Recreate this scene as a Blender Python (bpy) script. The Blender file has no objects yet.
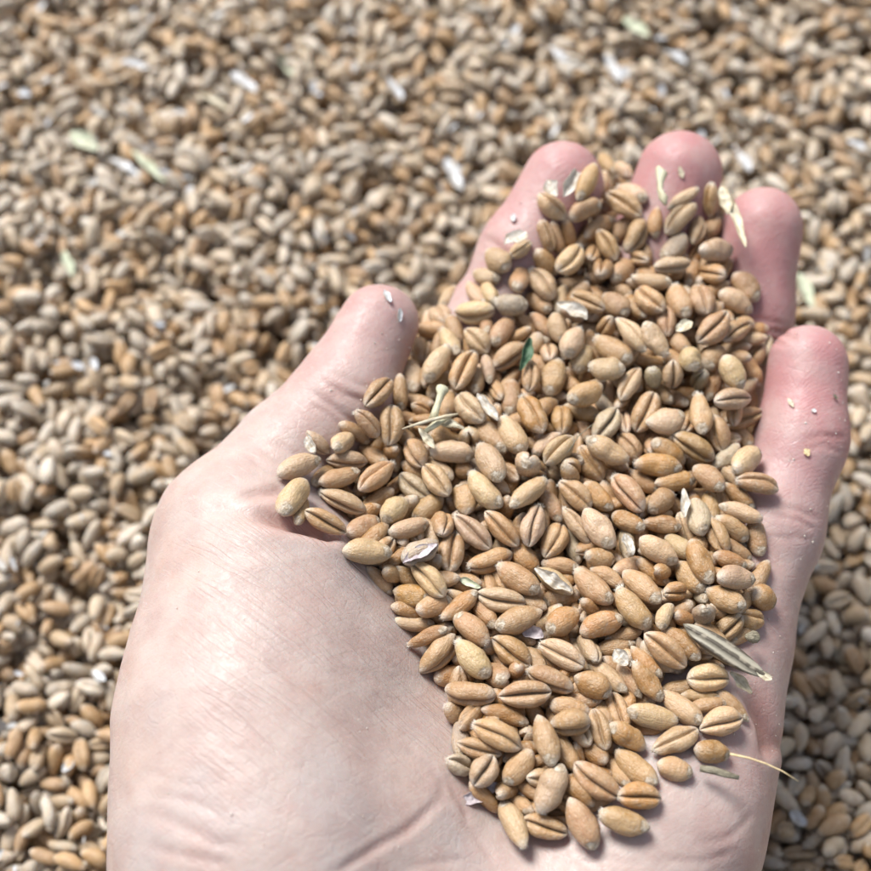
import bpy, math, random
import numpy as np
from mathutils import Matrix, Vector

SC = bpy.context.scene
COL = SC.collection
R = math.radians
MM = 0.001

# ------------------------------------------------------------------ camera
TH = R(25.0)                 # tilt from straight down
CAMH = 245.0                 # mm above the bed of grain
FPX = 1340.0                 # focal length in photo pixels (871 px frame)
cd = bpy.data.cameras.new('camera'); cam = bpy.data.objects.new('camera', cd); COL.objects.link(cam)
cam.location = (0, 0, CAMH*MM); cam.rotation_euler = (TH, 0, 0)
cd.sensor_width = 36.0; cd.lens = 36.0*FPX/871.0
cd.clip_start = 0.005; cd.clip_end = 50
cd.dof.use_dof = True; cd.dof.focus_distance = 0.194; cd.dof.aperture_fstop = 14.5
SC.camera = cam
# ------------------------------------------------------------------ world, sun, exposure
SUN_EL, SUN_AZ = R(50), R(-34)     # azimuth from +Y (image up), negative = to the left
w = bpy.data.worlds.new('World'); SC.world = w; w.use_nodes = True
nt = w.node_tree; bg = nt.nodes['Background']
sky = nt.nodes.new('ShaderNodeTexSky'); sky.sky_type = 'NISHITA'; sky.sun_disc = False
sky.sun_elevation = SUN_EL; sky.sun_rotation = SUN_AZ
sky.air_density = 1.0; sky.dust_density = 1.5; sky.ozone_density = 1.0
hs = nt.nodes.new('ShaderNodeHueSaturation'); hs.inputs['Saturation'].default_value = .5      # hazy, whitish sky
nt.links.new(sky.outputs[0], hs.inputs['Color']); nt.links.new(hs.outputs[0], bg.inputs[0]); bg.inputs[1].default_value = 0.075
sd = bpy.data.lights.new('sun', 'SUN'); sd.energy = 3.0; sd.angle = R(24); sd.color = (1.0, 0.98, 0.955)
sun = bpy.data.objects.new('sun', sd); COL.objects.link(sun)
dirv = Vector((math.sin(SUN_AZ)*math.cos(SUN_EL), math.cos(SUN_AZ)*math.cos(SUN_EL), math.sin(SUN_EL)))
sun.rotation_euler = dirv.to_track_quat('Z', 'Y').to_euler()
SC.view_settings.view_transform = 'Standard'; SC.view_settings.look = 'None'
SC.view_settings.exposure = 1.0; SC.view_settings.gamma = 1.0
try: SC.view_settings.use_curve_mapping = False
except Exception: pass
SC.render.resolution_x = 1024; SC.render.resolution_y = 1024

# ------------------------------------------------------------------ helpers
ST, CT = math.sin(TH), math.cos(TH)
def unproj(u, v, z):
    """the place at height z (mm) that the photograph shows at pixel u, v"""
    u = np.asarray(u, float); v = np.asarray(v, float); z = np.asarray(z, float)
    a = (435.5-v)/FPX; b = (u-435.5)/FPX
    t = (CAMH-z)/(CT-a*ST)
    return np.stack([b*t, (ST+a*CT)*t, z+0*t], -1)
def proj(P):
    P = np.asarray(P, float)
    x, y, z = P[..., 0], P[..., 1], P[..., 2]-CAMH
    d = y*ST-z*CT; up = y*CT+z*ST
    return 435.5+FPX*x/d, 435.5-FPX*up/d, d
def unit(a): return a/np.maximum(np.linalg.norm(a, axis=-1, keepdims=True), 1e-9)
rng = np.random.default_rng(7)
random.seed(7)

def mesh_from(name, V, F, smooth=True, mats=()):
    """V in mm; F an (n,4) or (n,3) array or list of lists"""
    me = bpy.data.meshes.new(name)
    V = np.asarray(V, np.float32)*MM
    if isinstance(F, np.ndarray):
        n, k = F.shape
        me.vertices.add(len(V)); me.vertices.foreach_set('co', V.ravel())
        me.loops.add(n*k); me.loops.foreach_set('vertex_index', F.astype(np.int32).ravel())
        me.polygons.add(n); me.polygons.foreach_set('loop_start', np.arange(0, n*k, k, dtype=np.int32))
        try: me.polygons.foreach_set('loop_total', np.full(n, k, np.int32))
        except Exception: pass
        me.update(calc_edges=True); me.validate()
    else:
        me.from_pydata(V.tolist(), [], F); me.update()
    if smooth: me.polygons.foreach_set('use_smooth', np.ones(len(me.polygons), bool))
    for m in mats: me.materials.append(m)
    return me
def attr(me, name, typ, data, dom='POINT'):
    a = me.attributes.new(name, typ, dom)
    a.data.foreach_set('color' if 'COLOR' in typ else 'vector' if 'VECTOR' in typ else 'value', np.asarray(data, np.float32).ravel())
def link(name, me, parent=None):
    o = bpy.data.objects.new(name, me); COL.objects.link(o)
    if parent is not None: o.parent = parent
    return o
def tag(o, label=None, cat=None, group=None, kind=None):
    if label: o['label'] = label
    if cat: o['category'] = cat
    if group: o['group'] = group
    if kind: o['kind'] = kind
    return o
def vnoise(P, scale, seed=0):
    """smooth value noise, vectorised, -1..1"""
    P = np.asarray(P, float)/scale+seed*17.31
    i = np.floor(P).astype(np.int64); f = P-i; f = f*f*(3-2*f)
    def h(a, b, c):
        n = (a*374761393+b*668265263+c*2147483647+seed*974711) & 0x7fffffff
        n = ((n ^ (n >> 13))*1274126177) & 0x7fffffff
        return ((n ^ (n >> 16)) & 0xffff)/32767.5-1
    r = 0
    for dx in (0, 1):
        for dy in (0, 1):
            for dz in (0, 1):
                wgt = (f[..., 0] if dx else 1-f[..., 0])*(f[..., 1] if dy else 1-f[..., 1])*(f[..., 2] if dz else 1-f[..., 2])
                r = r+wgt*h(i[..., 0]+dx, i[..., 1]+dy, i[..., 2]+dz)
    return r
def sstep(x, a, b):
    t = np.clip((x-a)/(b-a), 0, 1); return t*t*(3-2*t)

# ------------------------------------------------------------------ materials
class G:
    def __init__(s, name):
        s.m = bpy.data.materials.new(name); s.m.use_nodes = True; s.t = s.m.node_tree; s.n = s.t.nodes
        s.b = s.n['Principled BSDF']
    def L(s, a, b): s.t.links.new(a, b)
    def new(s, typ, **k):
        n = s.n.new(typ)
        for a, v in k.items(): setattr(n, a, v)
        return n
    def put(s, sock, v):
        if hasattr(v, 'links'): s.L(v, sock)
        else: sock.default_value = v
    def noise(s, vec, scale, detail=3, rough=.5, sc=None):
        if sc is not None:
            mp = s.new('ShaderNodeMapping'); s.L(vec, mp.inputs[0]); mp.inputs['Scale'].default_value = sc; vec = mp.outputs[0]
        n = s.new('ShaderNodeTexNoise'); s.L(vec, n.inputs['Vector'])
        n.inputs['Scale'].default_value = scale; n.inputs['Detail'].default_value = detail; n.inputs['Roughness'].default_value = rough
        return n.outputs[0]
    def ramp(s, f, a, b, lo=0., hi=1.):
        n = s.new('ShaderNodeMapRange', interpolation_type='SMOOTHSTEP'); s.L(f, n.inputs[0])
        for i, v in enumerate((a, b, lo, hi)): n.inputs[i+1].default_value = v
        return n.outputs[0]
    def math(s, op, a, b=0.):
        n = s.new('ShaderNodeMath', operation=op); s.put(n.inputs[0], a); s.put(n.inputs[1], b); return n.outputs[0]
    def mix(s, f, a, b, mode='MIX'):
        n = s.new('ShaderNodeMix', data_type='RGBA', blend_type=mode)
        s.put(n.inputs[0], f); s.put(n.inputs[6], a); s.put(n.inputs[7], b); return n.outputs[2]
    def attr(s, name):
        n = s.new('ShaderNodeAttribute'); n.attribute_name = name; return n
    def sep(s, c):
        n = s.new('ShaderNodeSeparateColor'); s.L(c, n.inputs[0]); return n.outputs
    def bump(s, h, dist, strength=1., nrm=None):
        n = s.new('ShaderNodeBump'); s.L(h, n.inputs['Height']); n.inputs['Distance'].default_value = dist; n.inputs['Strength'].default_value = strength
        if nrm is not None: s.L(nrm, n.inputs['Normal'])
        return n.outputs[0]
    def set(s, **k):
        for a, v in k.items(): s.put(s.b.inputs[a.replace('_', ' ')], v)

def grain_mat(name, per_object):
    g = G(name)
    lc = g.attr('lc').outputs['Vector']; gp = g.attr('gp'); t, cr, gm = g.sep(gp.outputs['Color'])[:3]
    if per_object:
        oi = g.new('ShaderNodeObjectInfo'); tone = oi.outputs['Color']
        off = g.new('ShaderNodeVectorMath', operation='ADD'); g.L(lc, off.inputs[0])
        sc = g.new('ShaderNodeVectorMath', operation='SCALE'); sc.inputs[0].default_value = (31, 17, 53); g.L(oi.outputs['Random'], sc.inputs['Scale'])
        g.L(sc.outputs[0], off.inputs[1]); lc = off.outputs[0]
    else:
        tone = g.attr('tone').outputs['Color']
    n1 = g.noise(lc, .55, 3); n2 = g.noise(lc, 2.2, 4, .6); n3 = g.noise(lc, 1.6, 3, .6, sc=(.35, 3.2, 3.2)); n4 = g.noise(lc, 7., 3, .65)
    c = g.mix(g.ramp(n1, .38, .66), tone, (.52, .375, .225, 1), 'MIX')
    c = g.mix(.4, tone, c)
    c = g.mix(g.ramp(n3, .42, .72, 0, .34), c, (.25, .145, .06, 1))
    ends = g.ramp(g.math('ABSOLUTE', g.math('SUBTRACT', t, .5)), .30, .48)
    dust = g.math('ADD', g.ramp(n2, .54, .74, 0, .38), g.math('MULTIPLY', ends, g.ramp(n4, .3, .6, .08, .75)))
    dust = g.math('MINIMUM', dust, .85)
    c = g.mix(dust, c, (.60, .55, .47, 1))
    c = g.mix(g.math('MULTIPLY', g.ramp(n4, .68, .76), .3), c, (.74, .72, .68, 1))
    c = g.mix(g.math('MULTIPLY', gm, g.ramp(n4, .42, .55, .1, .75)), c, (.26, .20, .15, 1))
    c = g.mix(g.math('MULTIPLY', cr, .45), c, (.15, .085, .04, 1))
    g.set(Base_Color=c, Roughness=g.ramp(n2, .3, .7, .24, .42), Specular_IOR_Level=.6, Subsurface_Weight=.3, Subsurface_Radius=(1., .5, .2), Subsurface_Scale=.0008)
    h = g.math('ADD', g.math('MULTIPLY', n3, .55), g.math('ADD', g.math('MULTIPLY', n2, .8), g.math('MULTIPLY', n4, .28)))
    g.set(Normal=g.bump(h, .00026, .85))
    return g.m
M_GRAIN = grain_mat('wheat bran', True)
M_BED = grain_mat('wheat bran of the bed', False)

def plain(name, c1, c2, scale=900, rough=.6, bumpd=.0001, streak=None, spec=.4, trans=0):
    g = G(name); tc = g.new('ShaderNodeTexCoord').outputs['Object']
    n = g.noise(tc, scale, 4, .6, sc=streak); m = g.noise(tc, scale*.35, 2)
    g.set(Base_Color=g.mix(g.ramp(g.math('ADD', g.math('MULTIPLY', n, .65), g.math('MULTIPLY', m, .35)), .36, .64), c1, c2),
          Roughness=rough, Specular_IOR_Level=spec, Normal=g.bump(n, bumpd))
    if trans: g.set(Subsurface_Weight=trans, Subsurface_Radius=(1, .9, .7), Subsurface_Scale=.001)
    return g.m
M_HUSK = plain('papery white husk', (.60, .57, .51, 1), (.38, .31, .22, 1), 800, .45, .00012, (1, 4, 1), .5, .2)
M_PALE = plain('pale chaff', (.62, .57, .44, 1), (.40, .33, .21, 1), 1200, .5, .0001, (.6, 4, 1))
M_STRAW = plain('greenish straw', (.58, .58, .42, 1), (.42, .36, .22, 1), 1400, .5, .0001, (.4, 5, 5))
M_LEAF = plain('green leaf', (.025, .075, .03, 1), (.07, .13, .07, 1), 1600, .6, .0001)
M_DARK = plain('dark chaff', (.13, .11, .075, 1), (.30, .27, .19, 1), 1500, .6, .0001, (.5, 4, 4))
M_PURP = plain('purplish inner husk', (.30, .25, .27, 1), (.52, .46, .46, 1), 1500, .6)
M_PGREEN = plain('pale green husk', (.42, .47, .32, 1), (.58, .58, .44, 1), 900, .55, .0001, (.5, 3, 1))
M_BWHITE = plain('white chaff and glints on the bed', (.55, .57, .60, 1), (.46, .43, .38, 1), 450, .3, .0002)
M_AWN = plain('straw awn', (.72, .58, .34, 1), (.55, .42, .22, 1), 2500, .5)
M_DUST = plain('flour dust', (.72, .70, .66, 1), (.56, .48, .38, 1), 3000, .7)

# ------------------------------------------------------------------ the hand as a distance field (mm)
def J(u, v, z, r): p = unproj(u, v, z); return (p[0], p[1], p[2], r)
def W(x, y, z, r): return (x, y, z, r)
fingers = [
    [J(563,183,54,7.1), J(523,254,49,7.2), J(487,335,43,8.3), J(458,500,38,10)],
    [J(678,175,52,7.4), J(647,262,45,7.6), J(602,352,39,8.6), J(545,520,36,10.5)],
    [J(762,229,50,6.9), J(748,315,43,7.2), J(708,408,38,8.2), J(640,560,36,10)],
    [J(808,364,51,6.5), J(801,440,48,6.9), J(769,527,45,7.9), J(722,650,42,9.5)],
]
thumb = [J(378,324,54,6.5), J(343,399,52,8.0), J(292,458,50,9.2), J(243,532,49,12.4)]
palm = [
    [J(458,500,38,10), J(420,900,40,13)], [J(545,520,36,10.5), J(500,930,40,13)],
    [J(640,560,36,10), J(580,930,40,13)], [J(722,650,42,9.5), J(690,735,42,11.5)],
    [J(690,735,42,11.5), J(655,820,41,14.6)], [J(655,820,41,14.6), J(555,990,40,16)],
    [J(243,532,49,12.4), J(262,600,48,16.7)], [J(262,600,48,16.7), J(262,720,48,19.8)],
    [J(262,720,48,19.8), J(275,850,48,21.2)], [J(275,850,48,21.2), J(330,1030,44,20)],
    [J(330,640,43,13), J(375,830,42,17)], [J(375,830,42,17), J(430,1000,41,17)],
    [J(330,560,40,10), J(458,520,36,9)], [J(480,930,40,14), J(600,930,40,15)],
]
wr = unproj(440, 1010, 40)
arm = [[W(wr[0]-17, wr[1], 41, 18), W(wr[0]-20, wr[1]-90, 36, 21)], [W(wr[0]+12, wr[1], 40, 17), W(wr[0]+14, wr[1]-90, 36, 21)],
       [W(wr[0]-2, wr[1], 41, 19), W(wr[0]-2, wr[1]-90, 37, 22)]]
def rcone(P, a, b):
    a = np.array(a); b = np.array(b); d = b[:3]-a[:3]; L = d@d
    t = np.clip(((P-a[:3])@d)/L, 0, 1)
    q = P-a[:3]-t[..., None]*d
    return np.sqrt((q*q).sum(-1))-(a[3]+(b[3]-a[3])*t)
def smin(a, b, k):
    h = np.maximum(k-np.abs(a-b), 0)/k; return np.minimum(a, b)-h*h*k*.25
def chain(P, js, k):
    r = rcone(P, js[0], js[1])
    for i in range(1, len(js)-1): r = smin(r, rcone(P, js[i], js[i+1]), k)
    return r
# creases of the palm side: pixel polylines with half width and depth (mm)
CREASE = [
    ([(232,513),(285,521),(330,530)], 1.2, 2.0), ([(205,508),(228,512),(250,517)], 1.0, .22),
    ([(235,497),(262,494),(288,489)], .8, .5),
    ([(318,374),(345,392),(372,404),(395,412)], .42, .42), ([(326,388),(350,400),(380,414)], .42, .2),
    ([(262,430),(290,447),(316,463)], .45, .3),
    ([(449,770),(440,800),(405,832),(360,858),(320,880)], .7, .36), ([(447,778),(462,800),(470,822)], .5, .25),
    ([(738,672),(752,695),(766,722),(772,745)], 1.5, 1.6),
    ([(476,236),(492,240),(512,256)], .5, .35),
    ([(765,330),(785,333),(800,340)], .5, .4), ([(735,322),(760,318),(790,326)], .45, .25), ([(740,338),(765,338),(790,345)], .42, .25),
    ([(795,452),(822,448),(846,455)], .42, .22), ([(768,516),(800,522),(818,530)], .42, .22), ([(765,538),(790,540),(812,538)], .42, .15),
    ([(306,386),(330,402),(352,420),(372,430)], .42, .3), ([(300,398),(330,414),(350,432)], .42, .16), ([(330,366),(352,380),(380,392)], .42, .16),
    ([(250,440),(285,462),(305,478)], .42, .22), ([(240,452),(270,470),(290,480)], .42, .15), 
    ([(462,282),(478,286),(495,296)], .42, .25), ([(470,240),(488,246),(505,262)], .42, .2),
    ([(395,745),(430,768),(450,790)], .5, .16), ([(440,800),(470,830),(500,870)], .5, .18), ([(700,845),(730,835),(755,812)], .6, .18), ([(640,860),(700,862),(740,850)], .6, .15),
    ([(745,700),(760,730),(768,760)], .5, .4), ([(560,862),(600,858),(650,866)], .5, .12),
    ([(800,441),(822,437),(848,440)], .45, .3), ([(796,446),(820,443),(848,447)], .42, .2),
    ([(770,508),(800,512),(822,520)], .5, .25),
    ([(130,812),(170,820),(215,842),(250,848)], .9, .22), ([(130,842),(185,856),(240,866)], .8, .2),
    ([(150,792),(195,802),(235,822)], .7, .14), ([(140,770),(180,784),(210,788)], .6, .1),
    ([(400,871),(430,862),(470,858)], .5, .18),
]
def polydist(u, v, pts, along=False):
    d = np.full(np.shape(u), 1e9); s = np.zeros(np.shape(u)); at = 0.
    for (x0, y0), (x1, y1) in zip(pts[:-1], pts[1:]):
        dx, dy = x1-x0, y1-y0; l = math.hypot(dx, dy); t = np.clip(((u-x0)*dx+(v-y0)*dy)/(l*l), 0, 1)
        h = np.hypot(u-x0-t*dx, v-y0-t*dy); s = np.where(h < d, at+t*l, s); d = np.minimum(d, h); at += l
    return (d, s/at) if along else d
def sdf(P):
    fs = [chain(P, f, 3.5) for f in fingers]
    r = fs[0]
    for f in fs[1:]: r = smin(r, f, 1.2)
    p = rcone(P, *palm[0])
    for c in palm[1:]: p = smin(p, rcone(P, *c), 8)
    for c in arm: p = smin(p, rcone(P, *c), 9)
    r = smin(r, p, 5)
    r = smin(r, chain(P, thumb, 4), 5)
    return r
def grad(P, e=.25):
    g = np.stack([sdf(P+np.eye(3)[i]*e)-sdf(P-np.eye(3)[i]*e) for i in range(3)], -1); return unit(g)

def surface_nets(lo, hi, h):
    nx, ny, nz = [int((hi[i]-lo[i])/h)+1 for i in range(3)]
    xs = [lo[i]+h*np.arange((nx, ny, nz)[i]) for i in range(3)]
    D = np.empty((nx, ny, nz), np.float32)
    Y, Z = np.meshgrid(xs[1], xs[2], indexing='ij')
    for i0 in range(0, nx, 24):
        X = xs[0][i0:i0+24]; P = np.empty((len(X), ny, nz, 3)); P[..., 0] = X[:, None, None]; P[..., 1] = Y; P[..., 2] = Z
        D[i0:i0+24] = sdf(P)
    neg = D < 0
    c = sum(neg[dx:nx-1+dx, dy:ny-1+dy, dz:nz-1+dz].astype(np.int8) for dx in (0, 1) for dy in (0, 1) for dz in (0, 1))
    act = (c > 0) & (c < 8); idx = -np.ones(act.shape, np.int64); idx[act] = np.arange(act.sum())
    I = np.argwhere(act); acc = np.zeros((len(I), 3)); cnt = np.zeros(len(I))
    cor = [(a, b, d) for a in (0, 1) for b in (0, 1) for d in (0, 1)]
    for a in cor:
        for b in cor:
            if sum(b)-sum(a) == 1 and all(b[k] >= a[k] for k in range(3)):
                da = D[I[:, 0]+a[0], I[:, 1]+a[1], I[:, 2]+a[2]]; db = D[I[:, 0]+b[0], I[:, 1]+b[1], I[:, 2]+b[2]]
                m = (da < 0) != (db < 0); t = np.where(m, da/np.where(m, da-db, 1), 0)[:, None]
                acc += np.where(m[:, None], np.array(a)+t*(np.array(b)-np.array(a)), 0); cnt += m
    V = (I+acc/cnt[:, None])*h+np.array(lo)
    F = []
    for ax in range(3):
        b, c2 = (ax+1) % 3, (ax+2) % 3
        s0 = [slice(None)]*3; s1 = [slice(None)]*3; s0[ax] = slice(0, -1); s1[ax] = slice(1, None)
        A, B = neg[tuple(s0)], neg[tuple(s1)]
        E = np.argwhere(A != B); E = E[(E[:, b] > 0) & (E[:, c2] > 0) & (E[:, b] < D.shape[b]-1) & (E[:, c2] < D.shape[c2]-1)]
        fl = A[E[:, 0], E[:, 1], E[:, 2]]
        def at(db, dc): Q = E.copy(); Q[:, b] -= db; Q[:, c2] -= dc; return idx[Q[:, 0], Q[:, 1], Q[:, 2]]
        q = np.stack([at(0, 0), at(1, 0), at(1, 1), at(0, 1)], 1)
        q[~fl] = q[~fl][:, ::-1]
        F.append(q[:, ::-1])
    return V, np.concatenate(F)[:, ::-1], D, xs
LO, HI = (-90, -130, 8), (90, 205, 92)
HV, HF, HD, HX = surface_nets(LO, HI, 1.0)
# height of the skin seen from above
topi = HD.shape[2]-1-np.argmax((HD < 0)[:, :, ::-1], axis=2); has = (HD < 0).any(2)
SKIN = np.where(has, HX[2][topi], -50.)
def skin_z(x, y):
    i = np.clip(np.round(x-LO[0]).astype(int), 0, SKIN.shape[0]-1); j = np.clip(np.round(y-LO[1]).astype(int), 0, SKIN.shape[1]-1)
    return SKIN[i, j]
def refine(V, F):
    """each quad into four"""
    n = len(V); E = np.sort(np.stack([F, np.roll(F, -1, 1)], -1).reshape(-1, 2), 1)
    key = E[:, 0]*n+E[:, 1]; uq, inv = np.unique(key, return_inverse=True); inv = inv.reshape(F.shape)
    ev = (V[uq//n]+V[uq % n])/2; fv = V[F].mean(1); eo = n; fo = n+len(uq)
    Q = [np.stack([F[:, k], eo+inv[:, k], fo+np.arange(len(F)), eo+inv[:, k-1]], 1) for k in range(4)]
    return np.concatenate([V, ev, fv]), np.concatenate(Q)
def build_hand():
    V, F = HV, HF
    for _ in range(2):
        V = V-grad(V)*sdf(V)[:, None]*.9
    V, F = refine(V, F)
    N = grad(V); V = V-N*sdf(V)[:, None]
    u, v, d = proj(V)
    up = sstep(N[:, 2], -.1, .35)                    # the palm side only
    disp = .35*vnoise(V, 14, 3)+.16*vnoise(V, 6, 4)+.05*vnoise(V, 2.2, 5)
    red = np.zeros(len(V))
    for pts, hw, dep in CREASE:
        dist, sa = polydist(u+3*vnoise(V, 7, 9), v+3*vnoise(V, 7, 11), pts, True); dist = dist*.15
        tp = sstep(sa, -.02, .35)*(1-sstep(sa, .8, 1.03)) if dep < 1.5 else sstep(sa, -.05, .6)
        disp -= dep*np.exp(-(dist/hw)**2)*up*tp; disp += dep*.12*np.exp(-((dist-2*hw)/hw)**2)*up*tp
        red = np.maximum(red, np.exp(-(dist/(hw*1.3))**2)*up*tp*min(1, dep))
    V = V+N*disp[:, None]
    # skin tone: pinker finger ends and creases, paler ball of the thumb
    tip = np.zeros(len(V))
    for f in fingers+[thumb]:
        a, b = np.array(f[0][:3]), np.array(f[2][:3]); ax = unit(a-b)
        s = (V-b)@ax/np.linalg.norm(a-b); near = np.linalg.norm(V-b-((V-b)@ax)[:, None]*ax, axis=1) < 13
        tip = np.maximum(tip, np.where(near, sstep(s, -.3, 1.15)*(.5 if f is thumb else 1), 0))
    pink = np.clip(tip+.3*sstep(u, 640, 790)*(v > 330), 0, 1)
    blot = .5+.5*vnoise(V, 11, 21)
    lines = sstep(u, 150, 260)*(1-sstep(v, 700, 860))*sstep(v, 495, 545)*(u < 470)
    me = mesh_from('hand', V, F, mats=[M_SKIN])
    attr(me, 'sk', 'FLOAT_COLOR', np.stack([pink, red, blot, lines], -1))
    h = link('hand', me)
    tag(h, 'open left hand, palm up and cupped, holding a heap of wheat grain', 'hand')
    return h
g = G('skin')
sk = g.attr('sk'); pink, red, blot = g.sep(sk.outputs['Color'])[:3]; lin = sk.outputs['Alpha']
tc = g.new('ShaderNodeTexCoord').outputs['Object']
fine = g.noise(tc, 1100, 4, .65); mid = g.noise(tc, 160, 4, .6); big = g.noise(tc, 60, 2, .5)
c = g.mix(g.ramp(mid, .3, .7), (.465, .375, .338, 1), (.405, .30, .268, 1))
c = g.mix(g.ramp(big, .5, .68, 0, .35), c, (.37, .34, .335, 1))
c = g.mix(g.ramp(g.noise(tc, 95, 3, .6), .52, .70, 0, .28), c, (.46, .31, .25, 1))
c = g.mix(g.ramp(g.noise(tc, 330, 3, .6), .54, .70, 0, .16), c, (.43, .25, .22, 1))
c = g.mix(g.math('MULTIPLY', pink, g.ramp(mid, .3, .65, .55, .95)), c, (.41, .20, .20, 1))
c = g.mix(g.math('MULTIPLY', red, .6), c, (.40, .16, .12, 1))
rot = g.new('ShaderNodeMapping'); g.L(tc, rot.inputs[0]); rot.inputs['Rotation'].default_value = (0, 0, R(37))
wob = g.noise(rot.outputs[0], 170, 3, .6, sc=(.35, 1, .3))
sx_ = g.new('ShaderNodeSeparateXYZ'); g.L(rot.outputs[0], sx_.inputs[0])
wave = g.math('SINE', g.math('ADD', g.math('MULTIPLY', sx_.outputs[1], 6.283/.00085), g.math('MULTIPLY', wob, 26.)))
lnf = g.noise(rot.outputs[0], 520, 3, .6, sc=(.16, 1.5, .3))
lm = g.math('MULTIPLY', lin, g.ramp(lnf, .38, .62, .1, 1.))
groove = g.math('MULTIPLY', g.ramp(wave, -1., -.2), lm)
dash = g.math('MULTIPLY', g.ramp(g.noise(rot.outputs[0], 1300, 2, .5, sc=(.16, 1.1, .3)), .60, .68), g.ramp(mid, .45, .6))
c = g.mix(g.math('MULTIPLY', dash, g.math('SUBTRACT', .16, g.math('MULTIPLY', pink, .12))), c, (.62, .55, .52, 1))
rot2 = g.new('ShaderNodeMapping'); g.L(tc, rot2.inputs[0]); rot2.inputs['Rotation'].default_value = (0, 0, R(-32))
cross = g.ramp(g.noise(rot2.outputs[0], 640, 2, .5, sc=(.12, 1.2, .3)), .40, .50)
vo2 = g.new('ShaderNodeTexVoronoi', feature='DISTANCE_TO_EDGE'); g.L(rot.outputs[0], vo2.inputs['Vector']); vo2.inputs['Scale'].default_value = 420
net = g.ramp(vo2.outputs['Distance'], 0, .07)
vd = g.new('ShaderNodeVectorMath', operation='DISTANCE'); g.L(tc, vd.inputs[0]); vd.inputs[1].default_value = (.018, .16, .03)
ridge = g.math('SINE', g.math('ADD', g.math('MULTIPLY', vd.outputs['Value'], 6.283/.00052), g.math('MULTIPLY', g.noise(tc, 190, 2), 30.)))
h = g.math('ADD', g.math('MULTIPLY', groove, .6), g.math('ADD', g.math('MULTIPLY', fine, .6), g.math('MULTIPLY', lnf, .13)))
h = g.math('ADD', h, g.math('ADD', g.math('MULTIPLY', cross, .10), g.math('ADD', g.math('MULTIPLY', net, g.ramp(big, .4, .6, .04, .16)), g.math('MULTIPLY', g.math('MULTIPLY', g.math('MULTIPLY', ridge, pink), g.ramp(mid, .4, .6)), .07))))
h = g.math('ADD', h, g.math('MULTIPLY', dash, .12))
vo = g.new('ShaderNodeTexVoronoi', feature='DISTANCE_TO_EDGE'); g.L(tc, vo.inputs['Vector']); vo.inputs['Scale'].default_value = 1500
h = g.math('ADD', h, g.math('MULTIPLY', g.ramp(vo.outputs['Distance'], 0, .2), .09))
g.set(Base_Color=c, Roughness=g.ramp(fine, .35, .65, .40, .58), Specular_IOR_Level=.38, Subsurface_Weight=.5,
      Subsurface_Radius=(1., .34, .2), Subsurface_Scale=.0028, Normal=g.bump(h, .00017, .8))
M_SKIN = g.m
hand = build_hand()

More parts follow.
